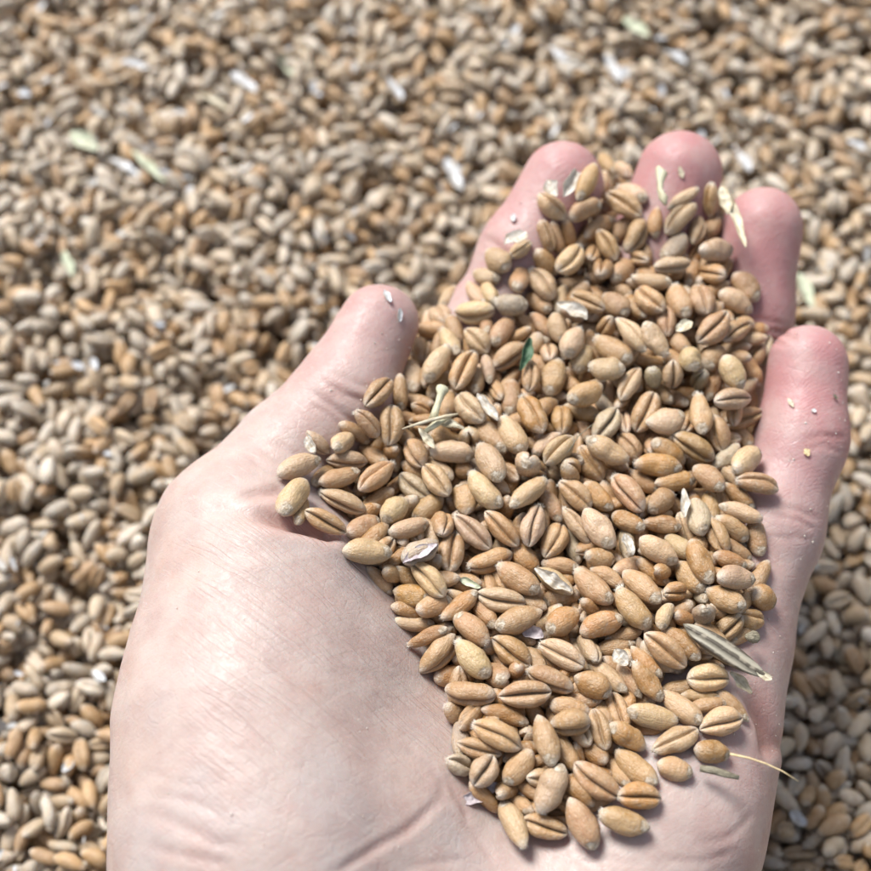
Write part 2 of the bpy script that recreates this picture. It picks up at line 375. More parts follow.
# ------------------------------------------------------------------ grains of wheat
GL, GW, GH = 6.4, 3.3, 2.95
def grain_shape(seed, n=28, m=38, crease=1.):
    """ventral side (crease) faces +Z, germ end at +X; returns V, F, gp, lc (mm)"""
    rg = np.random.default_rng(seed)
    th = np.linspace(0, math.pi, n+1)[1:-1]; t = -np.cos(th)
    s = np.linspace(0, 1, m, endpoint=False); ph = 2*math.pi*s
    ph = ph-.7*np.sin(ph)*(1 if m > 16 else .6)      # denser round the crease
    T, PH = np.meshgrid(t, ph, indexing='ij')
    skew = rg.uniform(-.12, .16)
    prof = np.power(np.clip(1-np.abs(T)**rg.uniform(2.0, 2.6), 0, 1), rg.uniform(.58, .70))*(1+skew*T)
    X = T*GL/2; hw = GW/2*prof; hh = GH/2*prof
    cy, cz = np.sin(PH), np.cos(PH)
    Yv = hw*np.sign(cy)*np.abs(cy)**.93; Zv = hh*cz
    ven = sstep(cz, -.02, .25)
    yy = Yv/(GW/2); q_ = np.abs(yy)/np.maximum(prof, 1e-3)
    lc_ = rg.uniform(.36, .46)*crease
    lobe = np.sqrt(np.clip(1-((q_-lc_)/(1.02-lc_))**2, 0, 1))
    Zv = np.where(cz > 0, hh*lobe*rg.uniform(.84, .96), Zv*1.08)
    g0 = rg.uniform(-.10, .10)+.07*np.sin(T*2.6+seed)
    open_ = rg.uniform(.05, .11)*(1+.8*np.exp(-(T/.35)**2)*(seed % 3 == 0))
    groove = np.exp(-np.abs((yy-g0*prof)/open_)**1.3)
    Zv = Zv-ven*groove*rg.uniform(.55, .85)*prof*sstep(1-np.abs(T), .0, .14)
    # bent back, blunt germ end, little dents
    Zv = Zv-rg.uniform(.04, .22)*(T**2)*GH*.5
    Yv = Yv+rg.uniform(-.28, .28)*(1-T**2)
    V = np.stack([X, Yv, Zv], -1)
    gc = np.array([GL*.40, 0, -GH*.30]); gd = np.linalg.norm((V-gc)/np.array([1.05, .85, .9]), axis=-1)
    germ = np.exp(-gd**2*1.3)
    V = V-unit(V)*(germ*.20)[..., None]+unit(V)*(np.exp(-((gd-.95)/.25)**2)*.07)[..., None]
    nz = .20*vnoise(V+seed*5, 2.0, seed)+.085*vnoise(V+seed*3, .85, seed+1)+(.03*vnoise(V, .4, seed+2) if m > 20 else 0)
    V = V+unit(V)*nz[..., None]*prof[..., None]**.5
    if rg.random() < .35:                             # a shrunken, dented flank
        dc = np.array([rg.uniform(-1.5, 1.5), rg.uniform(-1.2, 1.2), -GH*.45]); V = V-unit(V)*(np.exp(-((V-dc)**2).sum(-1)/.9)*rg.uniform(.2, .5))[..., None]
    if seed % 6 == 5:                                 # shrivelled kernel
        V = V*np.array([1, .9, .86]); V = V+unit(V)*(.22*vnoise(V*[.5, 1, 1], .8, seed+8))[..., None]*prof[..., None]
    k = n-1
    ends = np.array([[-GL/2*1.0, 0, -.1], [GL/2*.985, 0, -.1]])
    VV = np.concatenate([V.reshape(-1, 3), ends])
    F = []
    i = np.arange(k-1)[:, None]; j = np.arange(m)[None, :]; j2 = (j+1) % m
    q = np.stack([i*m+j, i*m+j2, (i+1)*m+j2, (i+1)*m+j], -1).reshape(-1, 4)
    e0, e1 = k*m, k*m+1
    jj = np.arange(m); jn = (jj+1) % m
    cap0 = np.stack([jn, jj, np.full(m, e0), np.full(m, e0)], 1); cap1 = np.stack([(k-1)*m+jj, (k-1)*m+jn, np.full(m, e1), np.full(m, e1)], 1)
    gp = np.zeros((len(VV), 4)); gp[:-2, 0] = ((T+1)/2).ravel(); gp[-1, 0] = 1
    gp[:-2, 1] = (ven*np.exp(-np.abs(yy-g0*prof)/.05)).ravel(); gp[:-2, 2] = germ.ravel(); gp[:, 3] = 1
    return VV, q, cap0[:, :3], cap1[:, :3], gp
def grain_mesh(seed, mat, n=28, m=38):
    V, q, c0, c1, gp = grain_shape(seed, n, m)
    me = mesh_from('wheat_grain', V, [list(map(int, f)) for f in q]+[list(map(int, f)) for f in c0]+[list(map(int, f)) for f in c1], mats=[mat])
    attr(me, 'gp', 'FLOAT_COLOR', gp); attr(me, 'lc', 'FLOAT_VECTOR', V+seed*11.3)
    return me
def germ_mesh(seed):
    """wrinkled oval scar at the blunt end of a grain"""
    V, q, c0, c1, gp = grain_shape(seed, 28, 38)
    rg = np.random.default_rng(seed+90)
    sel = [f for f in q.tolist() if gp[f, 2].mean() > .42]
    ids = sorted({i for f in sel for i in f}); mp = {a: b for b, a in enumerate(ids)}
    P = V[ids]; c = P.mean(0); rad = np.linalg.norm((P-c)[:, :2], axis=1)
    outn = unit(P-np.array([GL*.25, 0, 0]))
    edge = sstep(gp[ids, 2], .42, .75)
    P2 = P+outn*(.03+.11*edge*(1+1.6*vnoise(P, .38, seed)))[:, None]
    me = mesh_from('germ', P2, [[mp[i] for i in f] for f in sel], mats=[M_GERM])
    return me
def tuft_mesh(seed):
    """the brush of short hairs at the other end"""
    rg = np.random.default_rng(seed+50); V = []; F = []
    for k in range(46):
        a = rg.uniform(0, 2*math.pi); rr = .62*math.sqrt(rg.random())
        b = np.array([-GL/2*.93+rr*rr*.55, rr*math.cos(a), rr*math.sin(a)-.1])
        d = unit(np.array([-1., .9*rr*math.cos(a)+rg.normal(0, .25), .9*rr*math.sin(a)+rg.normal(0, .25)])); ln_ = rg.uniform(.3, .62)
        s = unit(np.cross(d, [0, .3, 1])); s2 = np.cross(d, s); i0 = len(V)
        for k2 in range(3): V.append(b+.028*(s*math.cos(k2*2.09)+s2*math.sin(k2*2.09)))
        V.append(b+d*ln_)
        F += [[i0, i0+1, i0+3], [i0+1, i0+2, i0+3], [i0+2, i0, i0+3]]
    return mesh_from('brush', np.array(V), F, mats=[M_TUFT])
M_GERM = plain('wheat germ', (.58, .51, .41, 1), (.30, .21, .12, 1), 1900, .6, .0003)
M_TUFT = plain('wheat hairs', (.74, .70, .62, 1), (.62, .56, .46, 1), 1500, .6)

# ------------------------------------------------------------------ packing: grains as sticks of three balls pushed apart
def pair_list(P, cell):
    k = np.floor(P/cell).astype(np.int64)-np.floor(P.min(0)/cell).astype(np.int64)+2
    nx, ny, nz = k.max(0)+4; key = (k[:, 0]*ny+k[:, 1])*nz+k[:, 2]
    o = np.argsort(key, kind='stable'); ks = key[o]; I = []; Jx = []
    for dx in (-1, 0, 1):
        for dy in (-1, 0, 1):
            for dz in (-1, 0, 1):
                if (dx, dy, dz) < (0, 0, 0): continue
                tg = ks+(dx*ny+dy)*nz+dz; lo = np.searchsorted(ks, tg, 'left'); hi = np.searchsorted(ks, tg, 'right'); c = hi-lo
                i = np.repeat(np.arange(len(ks)), c); j = np.repeat(lo, c)+np.arange(c.sum())-np.repeat(np.cumsum(c)-c, c)
                if (dx, dy, dz) == (0, 0, 0): mk = j > i; i, j = i[mk], j[mk]
                I.append(o[i]); Jx.append(o[j])
    return np.concatenate(I), np.concatenate(Jx)
def relax(A, B, iters, step, rm, re, post=None, every=3, k=.55):
    n = len(A); L0 = np.linalg.norm(B-A, axis=1, keepdims=True); gid = np.tile(np.arange(n), 3); rad = np.concatenate([re, rm, re])
    for it in range(iters):
        S = np.concatenate([A, (A+B)/2, B])
        if it % every == 0:
            i, j = pair_list(S, 3.9); mk = gid[i] != gid[j]; i, j = i[mk], j[mk]
            dd = S[i]-S[j]; mk = (dd*dd).sum(1) < 16; i, j = i[mk], j[mk]
        d = S[i]-S[j]; l = np.sqrt((d*d).sum(1))+1e-6; ov = rad[i]+rad[j]-l; mk = ov > 0
        ii, jj = i[mk], j[mk]; dv = d[mk]/l[mk, None]*(ov[mk, None]*k*.5)
        D = np.stack([np.bincount(ii, dv[:, c], 3*n)-np.bincount(jj, dv[:, c], 3*n) for c in range(3)], 1)
        D = np.clip(D, -.6, .6)
        A = A+D[:n]*.8+D[n:2*n]*.5; B = B+D[2*n:]*.8+D[n:2*n]*.5
        A, B = step(it, A, B)
        M = (A+B)/2; h = unit(B-A)*L0/2; A, B = M-h, M+h
    return A, B

# ------------------------------------------------------------------ the grains in the hand, read off the photograph
# each line: tile origin, then  ax ay bx by width face level tone   (tile pixels, 871 per 130 photo pixels)
TILES = '''
400 150|590 670 730 810 150 b 2 p|740 720 880 610 110 c 2 p
530 150|60 290 235 465 125 u 2 p|420 90 310 350 120 b 1 t|510 140 460 320 110 b 1 p|600 60 670 200 130 e 2 p|500 60 540 130 90 b 0 t|580 240 790 350 130 b 2 p|515 280 740 450 155 c 3 t|250 460 480 350 130 b 3 t|70 470 140 680 105 r 1 t|150 500 190 680 80 b 0 t|230 490 260 650 100 b 0 o|350 600 550 440 115 b 1 t|460 530 570 740 125 c 3 t|700 470 560 600 110 b 0 t|780 470 650 700 160 r 2 t|350 630 180 820 155 c 3 p|40 680 150 820 120 b 1 t|440 640 400 730 110 e 2 t|500 760 470 820 130 e 2 t|690 760 550 880 140 b 0 t|770 700 760 740 100 e 0 t
650 150|325 260 110 400 90 b 2 p|300 340 100 570 150 u 3 p|400 230 400 440 110 l 2 t|60 390 20 600 90 b 0 o|480 420 500 510 120 e 1 t|340 440 280 640 110 r 1 p|490 550 360 590 80 b 0 p|290 680 590 660 160 b 3 p|230 570 80 740 140 b 1 g|20 790 280 750 110 d 2 p|-125 850 145 900 105 b 2 p|290 790 260 870 100 b 0 o|350 790 490 850 130 e 1 t
400 270|370 160 310 240 90 b 0 p|240 250 320 370 140 e 2 p|360 280 640 280 165 d 2 p|500 130 560 210 100 b 0 p|600 130 615 180 110 e 1 p|490 20 680 80 120 b 1 p|810 20 800 110 130 e 1 t|630 210 860 240 140 b 3 g|760 310 610 520 125 b 2 t|860 400 700 510 90 b 1 t|840 500 620 660 130 d 2 t|570 570 600 770 90 b 1 p|430 390 590 560 135 c 2 p|270 370 380 600 130 b 2 p|150 440 170 620 130 r 1 p|320 510 180 740 145 b 3 p|60 580 110 840 135 b 3 p|500 540 370 800 155 c 3 t|510 690 500 800 110 b 1 t|330 690 200 870 120 b 0 t|190 350 200 430 90 b 0 p|640 770 660 830 90 e 1 t|580 340 580 400 90 e 0 t
530 270|0 -10 155 195 145 c 2 p|-20 160 145 290 130 b 1 t|170 80 430 80 110 b 0 t|270 150 500 270 125 c 3 t|190 250 380 320 130 c 2 p|230 150 200 260 100 b 1 p|440 120 490 150 80 b 0 t|500 160 660 310 150 b 1 t|640 170 770 330 120 b 1 o|720 110 890 290 155 c 2 t|490 440 530 320 125 e 2 t|580 310 780 550 125 u 3 p|910 580 775 350 165 b 3 p|160 290 220 500 130 b 2 p|340 380 230 590 165 b 3 p|50 340 110 400 110 b 1 t|90 420 90 470 110 e 1 t|130 520 130 590 120 e 2 p|430 440 690 620 155 b 2 t|400 510 300 690 150 b 1 p|390 650 640 680 165 b 3 p|750 640 590 880 125 l 2 p|200 610 120 840 165 b 2 t|490 770 240 880 155 b 3 t|0 600 -10 810 120 c 3 t|800 640 850 790 110 b 2 g|750 600 860 620 90 b 0 o|540 800 540 880 90 b 0 t
650 270|170 90 240 330 150 b 2 t|320 70 370 310 165 c 2 t|250 120 300 270 80 b 0 g|560 20 720 220 165 b 2 t|460 150 680 290 140 b 1 p|540 260 300 500 190 c 3 t|720 330 450 490 140 c 2 t|100 280 110 400 130 c 1 t|140 420 240 550 110 b 0 t|270 510 280 690 150 b 3 p|790 440 700 640 120 c 1 g|640 490 680 500 90 e 0 p|500 520 350 670 150 b 1 t|500 570 610 800 175 b 3 p|600 550 730 800 125 b 1 t|150 600 150 800 135 c 2 p|330 790 350 700 110 e 1 g|430 700 390 830 100 b 0 o|70 770 110 850 100 b 0 t
270 370|820 50 640 250 140 c 3 t|570 270 730 450 130 u 3 t|815 230 800 500 155 c 3 t|860 90 880 210 100 b 1 t|240 410 390 570 100 l 2 p|520 440 430 540 145 e 3 p|490 380 620 460 70 b 1 t|40 710 340 590 145 b 3 p|370 610 660 620 120 d 3 p|630 540 750 620 120 b 1 t|320 760 610 680 130 b 3 t|840 610 590 810 145 u 3 t|870 510 760 580 90 b 2 o|380 660 290 760 60 b 0 t
270 470|250 40 60 330 165 b 3 p|330 150 640 280 125 d 3 p|230 270 510 420 135 c 3 t|820 130 620 280 120 b 1 t|920 200 750 340 160 b 3 p|500 450 740 340 150 b 2 t|460 550 830 560 165 b 3 p|640 640 820 830 105 b 1 t|740 650 880 740 105 b 2 t|220 250 190 350 50 b 0 t|720 470 860 560 100 b 0 o|790 425 1065 355 130 b 2 p
400 390|70 80 220 190 90 u 2 t|30 180 110 200 80 b 0 o|390 20 560 220 165 c 3 p|520 20 660 210 90 u 2 p|340 50 320 170 120 b 1 t|310 230 440 250 100 b 2 t|250 300 360 340 140 b 1 t|450 260 480 380 150 c 2 p|40 330 160 520 150 l 2 t|200 410 500 440 150 b 3 p|510 210 720 420 145 b 2 t|690 180 830 420 160 b 3 p|750 -60 740 180 135 b 1 t|810 5 962 309 170 c 3 o|150 490 330 710 155 c 3 p|530 350 690 620 165 b 3 p|0 560 200 740 145 c 1 g|470 550 680 790 155 b 3 p|240 740 120 840 140 b 1 t|440 840 400 640 165 b 1 t|480 490 540 520 80 b 0 g|430 560 380 620 90 b 0 o|850 600 865 395 165 e 3 p|1000 590 710 800 150 b 3 p|720 450 790 470 90 b 0 o|740 530 780 560 90 b 0 o|770 620 700 700 90 b 0 t|945 760 858 1050 175 c 3 p
530 390|205 90 210 310 140 c 1 o|270 120 430 170 110 b 1 t|590 120 430 330 165 c 2 g|640 180 640 240 80 e 1 p|840 20 710 280 165 c 2 t|480 60 520 120 90 b 0 g|350 230 370 290 80 b 0 t|680 490 350 320 150 b 3 p|290 310 100 490 155 u 3 p|150 330 60 400 60 b 1 p|330 380 480 600 180 c 1 t|590 290 720 470 135 c 1 t|310 600 250 480 155 e 2 t|200 610 400 800 165 c 2 t|370 620 550 800 125 b 2 o|550 560 760 830 195 d 3 t|690 560 830 670 100 b 1 t|100 710 190 850 130 b 1 t|720 300 760 360 100 b 0 t|820 330 800 400 120 e 1 t
650 390|-40 221 241 174 170 b 3 p|330 0 330 320 160 b 3 t|400 80 720 50 145 c 3 p|770 160 500 220 135 c 2 t|430 170 480 410 145 l 2 t|560 260 650 360 110 b 1 t|680 280 680 330 80 e 1 g|130 290 440 480 145 d 3 t|230 490 10 340 150 b 2 o|-110 490 215 530 150 b 3 o|20 620 310 590 135 b 2 o|520 550 755 400 180 b 3 p|570 390 450 500 110 b 1 g|575 600 865 665 135 u 3 t|300 510 490 670 145 b 3 t|500 540 540 620 90 b 0 o|430 500 460 570 80 b 0 o|170 700 -30 810 145 b 2 t|520 650 660 770 100 b 1 o|750 870 460 770 130 b 3 p|310 730 330 980 150 b 3 g|400 760 410 840 120 b 1 t|300 690 440 740 100 b 0 t|100 30 200 80 120 b 0 t
400 510|270 60 280 150 150 e 2 t|360 30 610 260 150 c 3 p|570 10 790 240 140 c 3 t|385 150 320 420 185 c 2 t|20 340 250 220 150 d 3 g|70 350 300 580 145 c 3 p|0 420 90 510 100 b 1 t|440 390 770 300 150 d 2 t|800 280 870 380 150 b 1 o|615 345 965 576 160 b 3 t|510 570 840 620 155 c 3 p|270 720 510 550 120 b 2 o|110 650 330 620 150 b 1 t|0 560 180 600 160 b 1 o|0 745 180 755 85 b 1 p|590 900 360 700 150 b 3 t|975 677 610 797 160 b 3 t|520 640 620 750 150 b 1 o|300 440 350 560 80 b 0 o|660 200 740 260 90 b 0 t|560 470 700 500 100 b 0 t|420 480 480 540 90 b 0 g
530 510|220 80 90 330 185 c 1 t|220 -10 410 220 115 u 2 p|350 -40 570 280 180 b 3 p|640 160 650 300 100 b 1 g|550 30 770 130 125 b 2 o|360 290 570 340 135 b 2 t|130 360 270 380 120 b 1 t|270 200 300 290 110 b 0 g|30 390 290 560 125 u 3 p|290 390 560 640 155 b 3 t|440 410 600 500 100 b 1 t|570 400 740 350 130 b 1 t|610 395 891 637 150 b 3 t|590 520 800 790 170 b 3 t|780 380 870 450 100 b 1 o|340 570 80 620 140 b 1 t|340 680 100 810 165 b 3 o|330 590 480 710 100 b 2 t|330 830 630 720 155 b 3 o|700 820 560 860 100 b 1 t|500 650 600 690 90 b 0 t
650 510|-60 90 210 120 130 b 2 o|-60 190 180 350 160 b 3 p|400 50 500 280 130 l 2 t|280 190 400 500 155 b 3 o|450 60 640 190 130 b 2 t|710 60 720 310 130 b 2 t|530 230 620 300 100 b 1 t|420 300 650 380 115 b 2 o|130 200 260 300 130 b 1 p|0 390 150 430 110 b 2 o|200 370 350 540 150 b 1 t|420 450 710 480 155 b 3 p|380 530 640 650 150 b 2 t|650 530 840 640 160 b 2 o|70 550 260 560 135 c 2 o|150 630 50 800 100 b 3 p|150 680 300 770 100 b 2 o|340 530 350 590 90 e 1 g|370 760 360 650 165 h 2 g|570 690 780 770 130 u 2 t|590 740 450 870 150 c 1 t|670 800 560 860 110 b 0 t
400 620|50 180 330 60 110 b 2 o|370 100 130 360 170 d 2 t|380 150 590 370 170 b 3 p|610 150 870 290 180 c 1 t|220 400 500 370 150 b 1 o|630 500 310 480 165 d 3 t|600 340 720 400 150 e 2 t|800 280 760 400 90 b 2 o|850 350 880 420 90 b 0 t|630 515 1045 480 195 c 3 t|310 560 460 680 130 b 2 t|540 610 860 690 110 b 1 o|470 700 820 860 170 c 3 t|410 740 400 860 120 b 1 g
530 620|20 150 400 330 185 c 3 p|380 170 420 230 130 e 2 p|-20 340 290 470 150 d 2 t|300 370 540 490 170 b 3 o|400 290 650 480 140 b 2 p|160 590 480 550 110 b 1 t|470 200 680 160 110 b 1 t|680 180 880 380 110 b 2 o|690 290 870 540 155 b 3 o|640 370 690 450 110 b 1 t|640 510 780 530 80 b 0 t|750 80 1058 328 170 c 3 t|990 683 646 596 150 b 3 p|560 560 600 690 140 c 1 t|140 710 410 690 190 d 3 t|430 610 500 860 145 c 2 t|770 850 520 700 150 b 3 o|58 636 160 978 160 b 3 t|200 840 300 870 100 b 0 t|0 240 60 310 100 b 1 t|700 700 870 720 100 b 0 o
650 620|80 60 330 260 135 b 2 o|290 270 440 300 100 b 1 t|245 400 540 400 185 c 3 p|110 480 270 440 100 b 1 t|80 490 340 690 145 b 3 p|250 510 440 520 90 b 1 t|300 600 460 550 100 b 1 t|460 510 620 650 100 b 1 t|325 730 635 660 170 c 3 p|0 860 335 735 180 u 3 p|281 857 542 904 155 b 2 o
430 730|120 180 260 290 140 u 2 g|430 170 290 370 180 c 3 p|680 140 490 350 150 b 1 t|480 450 690 530 115 b 1 t|640 780 470 490 145 b 3 p|620 600 920 685 155 c 2 t|730 545 895 240 185 b 3 p|640 380 720 430 90 b 0 o
560 730|20 100 80 200 120 b 1 t|90 230 400 450 180 c 3 t|380 140 650 350 160 b 2 t|650 220 880 310 150 b 2 t|110 180 320 230 110 b 0 t|330 220 440 340 80 b 0 t|380 440 680 460 170 c 3 o|60 440 240 800 175 b 3 t|260 560 600 660 190 b 3 t
'''
PILE = [(272,480),(282,512),(300,530),(338,545),(345,568),(384,592),(390,615),(415,655),(440,690),(445,722),(450,770),(470,800),(500,812),(500,838),(530,847),(570,850),(610,850),(642,838),(654,815),(665,790),(692,775),(733,765),(746,730),(745,690),(760,660),(776,602),(766,560),(781,490),(765,440),(770,345),(760,310),(755,275),(742,240),(728,190),(660,172),(620,158),(545,178),(530,230),(482,250),(473,290),(440,300),(417,340),(400,370),(362,388),(350,420),(308,432),(300,450)]
def inside(u, v):
    c = np.zeros(np.shape(u), bool)
    for (x0, y0), (x1, y1) in zip(PILE, PILE[1:]+PILE[:1]):
        m = (y0 > v) != (y1 > v)
        if y1 != y0: c ^= m & (u < (x1-x0)*(v-y0)/(y1-y0)+x0)
    return c
def heap_top(u, v):
    """height (mm) of the heap's surface seen at a pixel"""
    d = polydist(u, v, PILE+PILE[:1])*np.where(inside(u, v), 1, -1)
    base = 57.5+3.0*sstep(v, 600, 820)+1.6*np.sin(u*.021)*np.sin(v*.024)+2.5*(1-sstep(u, 380, 470))
    z = np.full(np.shape(u), 56.)
    for _ in range(5):
        p = unproj(u, v, z); s = skin_z(p[..., 0], p[..., 1])
        edge = np.where(s > 0, s+3.0, 50.); z = edge+(np.maximum(base, s+3.)-edge)*sstep(d, 0, 40)
    return z, d
TONES = {'t': (.42, .250, .120), 'o': (.40, .21, .075), 'p': (.51, .355, .21), 'g': (.40, .32, .225)}
def heap_items():
    it = []
    for line in TILES.strip().split('\n'):
        fs = line.split('|'); ox, oy = map(float, fs[0].split())
        for f in fs[1:]:
            q = f.split(); a = [float(x) for x in q[:5]]
            it.append((ox+a[0]/6.7, oy+a[1]/6.7, ox+a[2]/6.7, oy+a[3]/6.7, a[4]/6.7, q[5], int(q[6]), q[7]))
    return it
ITEMS = heap_items()
EX = np.array([1., 0, 0]); UPI = np.array([0, CT, ST]); TOC = np.array([0, -ST, CT])   # image right, image up, towards the camera
def place_heap():
    n = len(ITEMS); A = np.zeros((n, 3)); B = np.zeros((n, 3)); Rv = np.zeros((n, 3)); Wd = np.zeros(n); Ls = np.zeros(n)
    for i, (au, av, bu, bv, w, f, lv, tn) in enumerate(ITEMS):
        cu, cv = (au+bu)/2, (av+bv)/2; zt, d = heap_top(np.array(cu), np.array(cv)); zt = float(zt)
        z = zt-.9-(3-lv)*1.5+random.uniform(-.5, .5)
        c = unproj(cu, cv, z); dep = float(proj(c)[2]); mm = dep/FPX
        dx, dy = (bu-au)*mm, -(bv-av)*mm; l = math.hypot(dx, dy); dirp = (dx*EX+dy*UPI)/max(l, 1e-6)
        W_ = w*mm
        # the heap's slope tilts what lies flat on it
        e = 14.; zx = float(heap_top(np.array(cu+e), np.array(cv))[0]-heap_top(np.array(cu-e), np.array(cv))[0])/(2*e*mm)
        zy = float(heap_top(np.array(cu), np.array(cv-e))[0]-heap_top(np.array(cu), np.array(cv+e))[0])/(2*e*mm)
        nrm = unit(np.array([-np.clip(zx, -.7, .7)*.6, -np.clip(zy, -.7, .7)*.6, 1.]))
        flat = dirp-TOC*(dirp@nrm)/max(.5, TOC@nrm)            # same image direction, lying in the surface
        lf = np.linalg.norm(flat); flat = flat/lf
        if f in 'eh':
            p = R(random.uniform(52, 68)); ax = dirp*math.cos(p)+TOC*math.sin(p); L = random.uniform(5.4, 6.3); c = c-TOC*.8
        else:
            L = l*lf
            if L < 5.2 and lv >= 2:
                L2 = random.uniform(5.3, 6.); Lr = max(.45, l/L2); s = -1 if lv == 2 else 1
                ax = unit(dirp*Lr+s*TOC*math.sqrt(max(0, 1-Lr*Lr))*.8); L = min(L2, max(L, 4.4)) if l > 3.6 else max(3.6, L)
            elif L < 5.4:
                L = random.uniform(5.6, 6.4); ax = unit(flat-TOC*random.uniform(.0, .25)*random.choice((1, -1)))
            else:
                L = min(L, 7.6); ax = unit(flat+TOC*random.uniform(-.2, .2))
        ang = {'c': 0, 'u': 42, 'd': 42, 'l': 42, 'r': 42, 'b': 180, 'e': random.uniform(0, 360), 'h': 0}[f]
        side = {'u': UPI, 'd': -UPI, 'l': -EX, 'r': EX}.get(f, UPI)
        if f == 'b': side = UPI*random.choice((-1, 1)); ang = 180+random.uniform(-35, 35)
        tc_ = unit(TOC-ax*(TOC@ax)); sd_ = side-ax*(side@ax); sd_ = unit(sd_-tc_*(sd_@tc_))
        a_ = R(ang+random.uniform(-9, 9)); rv = tc_*math.cos(a_)+sd_*math.sin(a_)
        if f == 'h': rv = unit(UPI-ax*(UPI@ax))
        hl = max(.5, L/2-1.35)
        A[i], B[i], Rv[i], Wd[i], Ls[i] = c-ax*hl, c+ax*hl, rv, np.clip(W_, 2.2, 3.8), L
    return A, B, Rv, Wd, Ls
HA, HB, HR, HW_, HLen = place_heap()
# the grains below them that the heap rests on
def filler():
    P = []; Q = []
    for k in range(4200):
        u, v = random.uniform(275, 785), random.uniform(160, 850)
        if not inside(np.array(u), np.array(v)): continue
        zt, d = heap_top(np.array(u), np.array(v)); zt = float(zt)
        if d < 7: continue
        p = unproj(u, v, zt-5); s = float(skin_z(p[0], p[1]))
        lo = max(s+1.5, 40.); hi = zt-4.6
        if hi < lo: continue
        z = random.uniform(lo, hi); p = unproj(u, v, z); p[2] = z
        a = random.uniform(0, 6.283); ax = unit(np.array([math.cos(a), math.sin(a), random.gauss(0, .25)]))
        P.append(p-ax*1.8); Q.append(p+ax*1.8)
        if len(P) >= 900: break
    return np.array(P), np.array(Q)
FA, FB = filler()
nh = len(HA)
A0 = np.concatenate([HA, FA]); B0 = np.concatenate([HB, FB])
rm = np.concatenate([HW_*.46, np.full(len(FA), 1.45)]); re = rm*.78
lock = np.concatenate([np.full(nh, 1.), np.zeros(len(FA))])[:, None]
def step(it, A, B):
    # hold each grain over the spot where it lies, let it ride up or down along the line of sight a little
    for X, X0 in ((A, A0), (B, B0)):
        eye = np.array([0, 0, CAMH]); ray = unit(X0-eye); d = X0-X; par = (d*ray).sum(1, keepdims=True)*ray
        X += lock*((d-par)*.35+par*.05)+(1-lock)*np.array([0, 0, -.05])
        if it % 2 == 0:
            s = sdf(X); r = re
            m = s < r+.1
            if m.any(): X[m] += grad(X[m])*((r+.0)[m]-s[m]).clip(0)[:, None]*.7
    return A, B
HA2, HB2 = relax(A0.copy(), B0.copy(), 40, step, rm, re)
def frame_of(A, B, rv):
    x = unit(B-A); z = unit(rv-x*(rv*x).sum(-1, keepdims=True)); y = np.cross(z, x); return x, y, z

grain_protos = []
NV = 22
for s in range(NV):
    grain_protos.append((grain_mesh(s+1, M_GRAIN), germ_mesh(s+1), tuft_mesh(s+1) if s % 2 == 0 else None))

# ---- words that tell one grain from the next
def orient_word(au, av, bu, bv, f):
    if f in 'eh': return 'standing on end'
    a = math.degrees(math.atan2(-(bv-av), bu-au)) % 180
    return 'level' if a < 22 or a >= 158 else 'leaning right' if a < 68 else 'upright' if a < 112 else 'leaning left'
MARKS = [((527,350), 'green leaf scrap'), ((735,652), 'dark striped husk'), ((432,408), 'straw stub'), ((560,178), 'index fingertip'), ((685,170), 'middle fingertip'),
         ((765,240), 'ring fingertip'), ((600,312), 'split white husk'), ((378,345), 'thumb tip'), ((290,480), 'thumb base fold'), ((413,549), 'purplish open grain'),
         ((705,372), 'knobbly white grain'), ((684,503), 'white husk flake'), ((570,580), 'white-edged grain'), ((592,655), 'upright stub'),
         ((480,795), 'pink husk'), ((732,772), 'dark stem bit'), ((770,490), 'little finger'), ((600,835), 'heap bottom'), ((440,700), 'thumb ball'), ((620,480), 'upper heap centre'), ((640,560), 'lower heap centre')]
TW = {'t': 'tan', 'o': 'golden', 'p': 'pale', 'g': 'greyish'}
FWORD = {'c': 'crease up', 'u': 'crease upward', 'd': 'crease downward', 'l': 'crease leftward', 'r': 'crease rightward', 'b': 'back up', 'e': 'end up', 'h': 'heart-shaped end up'}
def base_label(i):
    au, av, bu, bv, w_, f, lv, tn = ITEMS[i]; cu, cv = (au+bu)/2, (av+bv)/2
    mk = min(MARKS, key=lambda m: math.hypot(m[0][0]-cu, m[0][1]-cv)); dx, dy = cu-mk[0][0], cv-mk[0][1]
    pos = ('right of' if dx > 0 else 'left of') if abs(dx) > abs(dy) else ('below' if dy > 0 else 'above')
    deep = 'sunken ' if lv <= 1 else ''
    ow = orient_word(au, av, bu, bv, f)
    if f in 'eh': return '%s%s wheat grain, %s, %s %s' % (deep, TW[tn], FWORD[f], pos, mk[1])
    return '%s%s grain %s, %s, %s %s' % (deep, TW[tn], ow, FWORD[f], pos, mk[1])
labs = [base_label(i) for i in range(nh)]
ORD = ['topmost', 'second from top', 'third from top', 'fourth from top', 'fifth from top', 'sixth from top', 'seventh from top']
groups = {}
for i, l in enumerate(labs): groups.setdefault(l, []).append(i)
for l, ids in groups.items():
    if len(ids) == 1: continue
    ids.sort(key=lambda i: ITEMS[i][1]+ITEMS[i][3])
    nm = {2: ['upper of two', 'lower of two'], 3: ['upper of three', 'middle of three', 'lower of three']}.get(len(ids), ORD)
    for k, i in enumerate(ids): labs[i] = l+', '+nm[k]
    
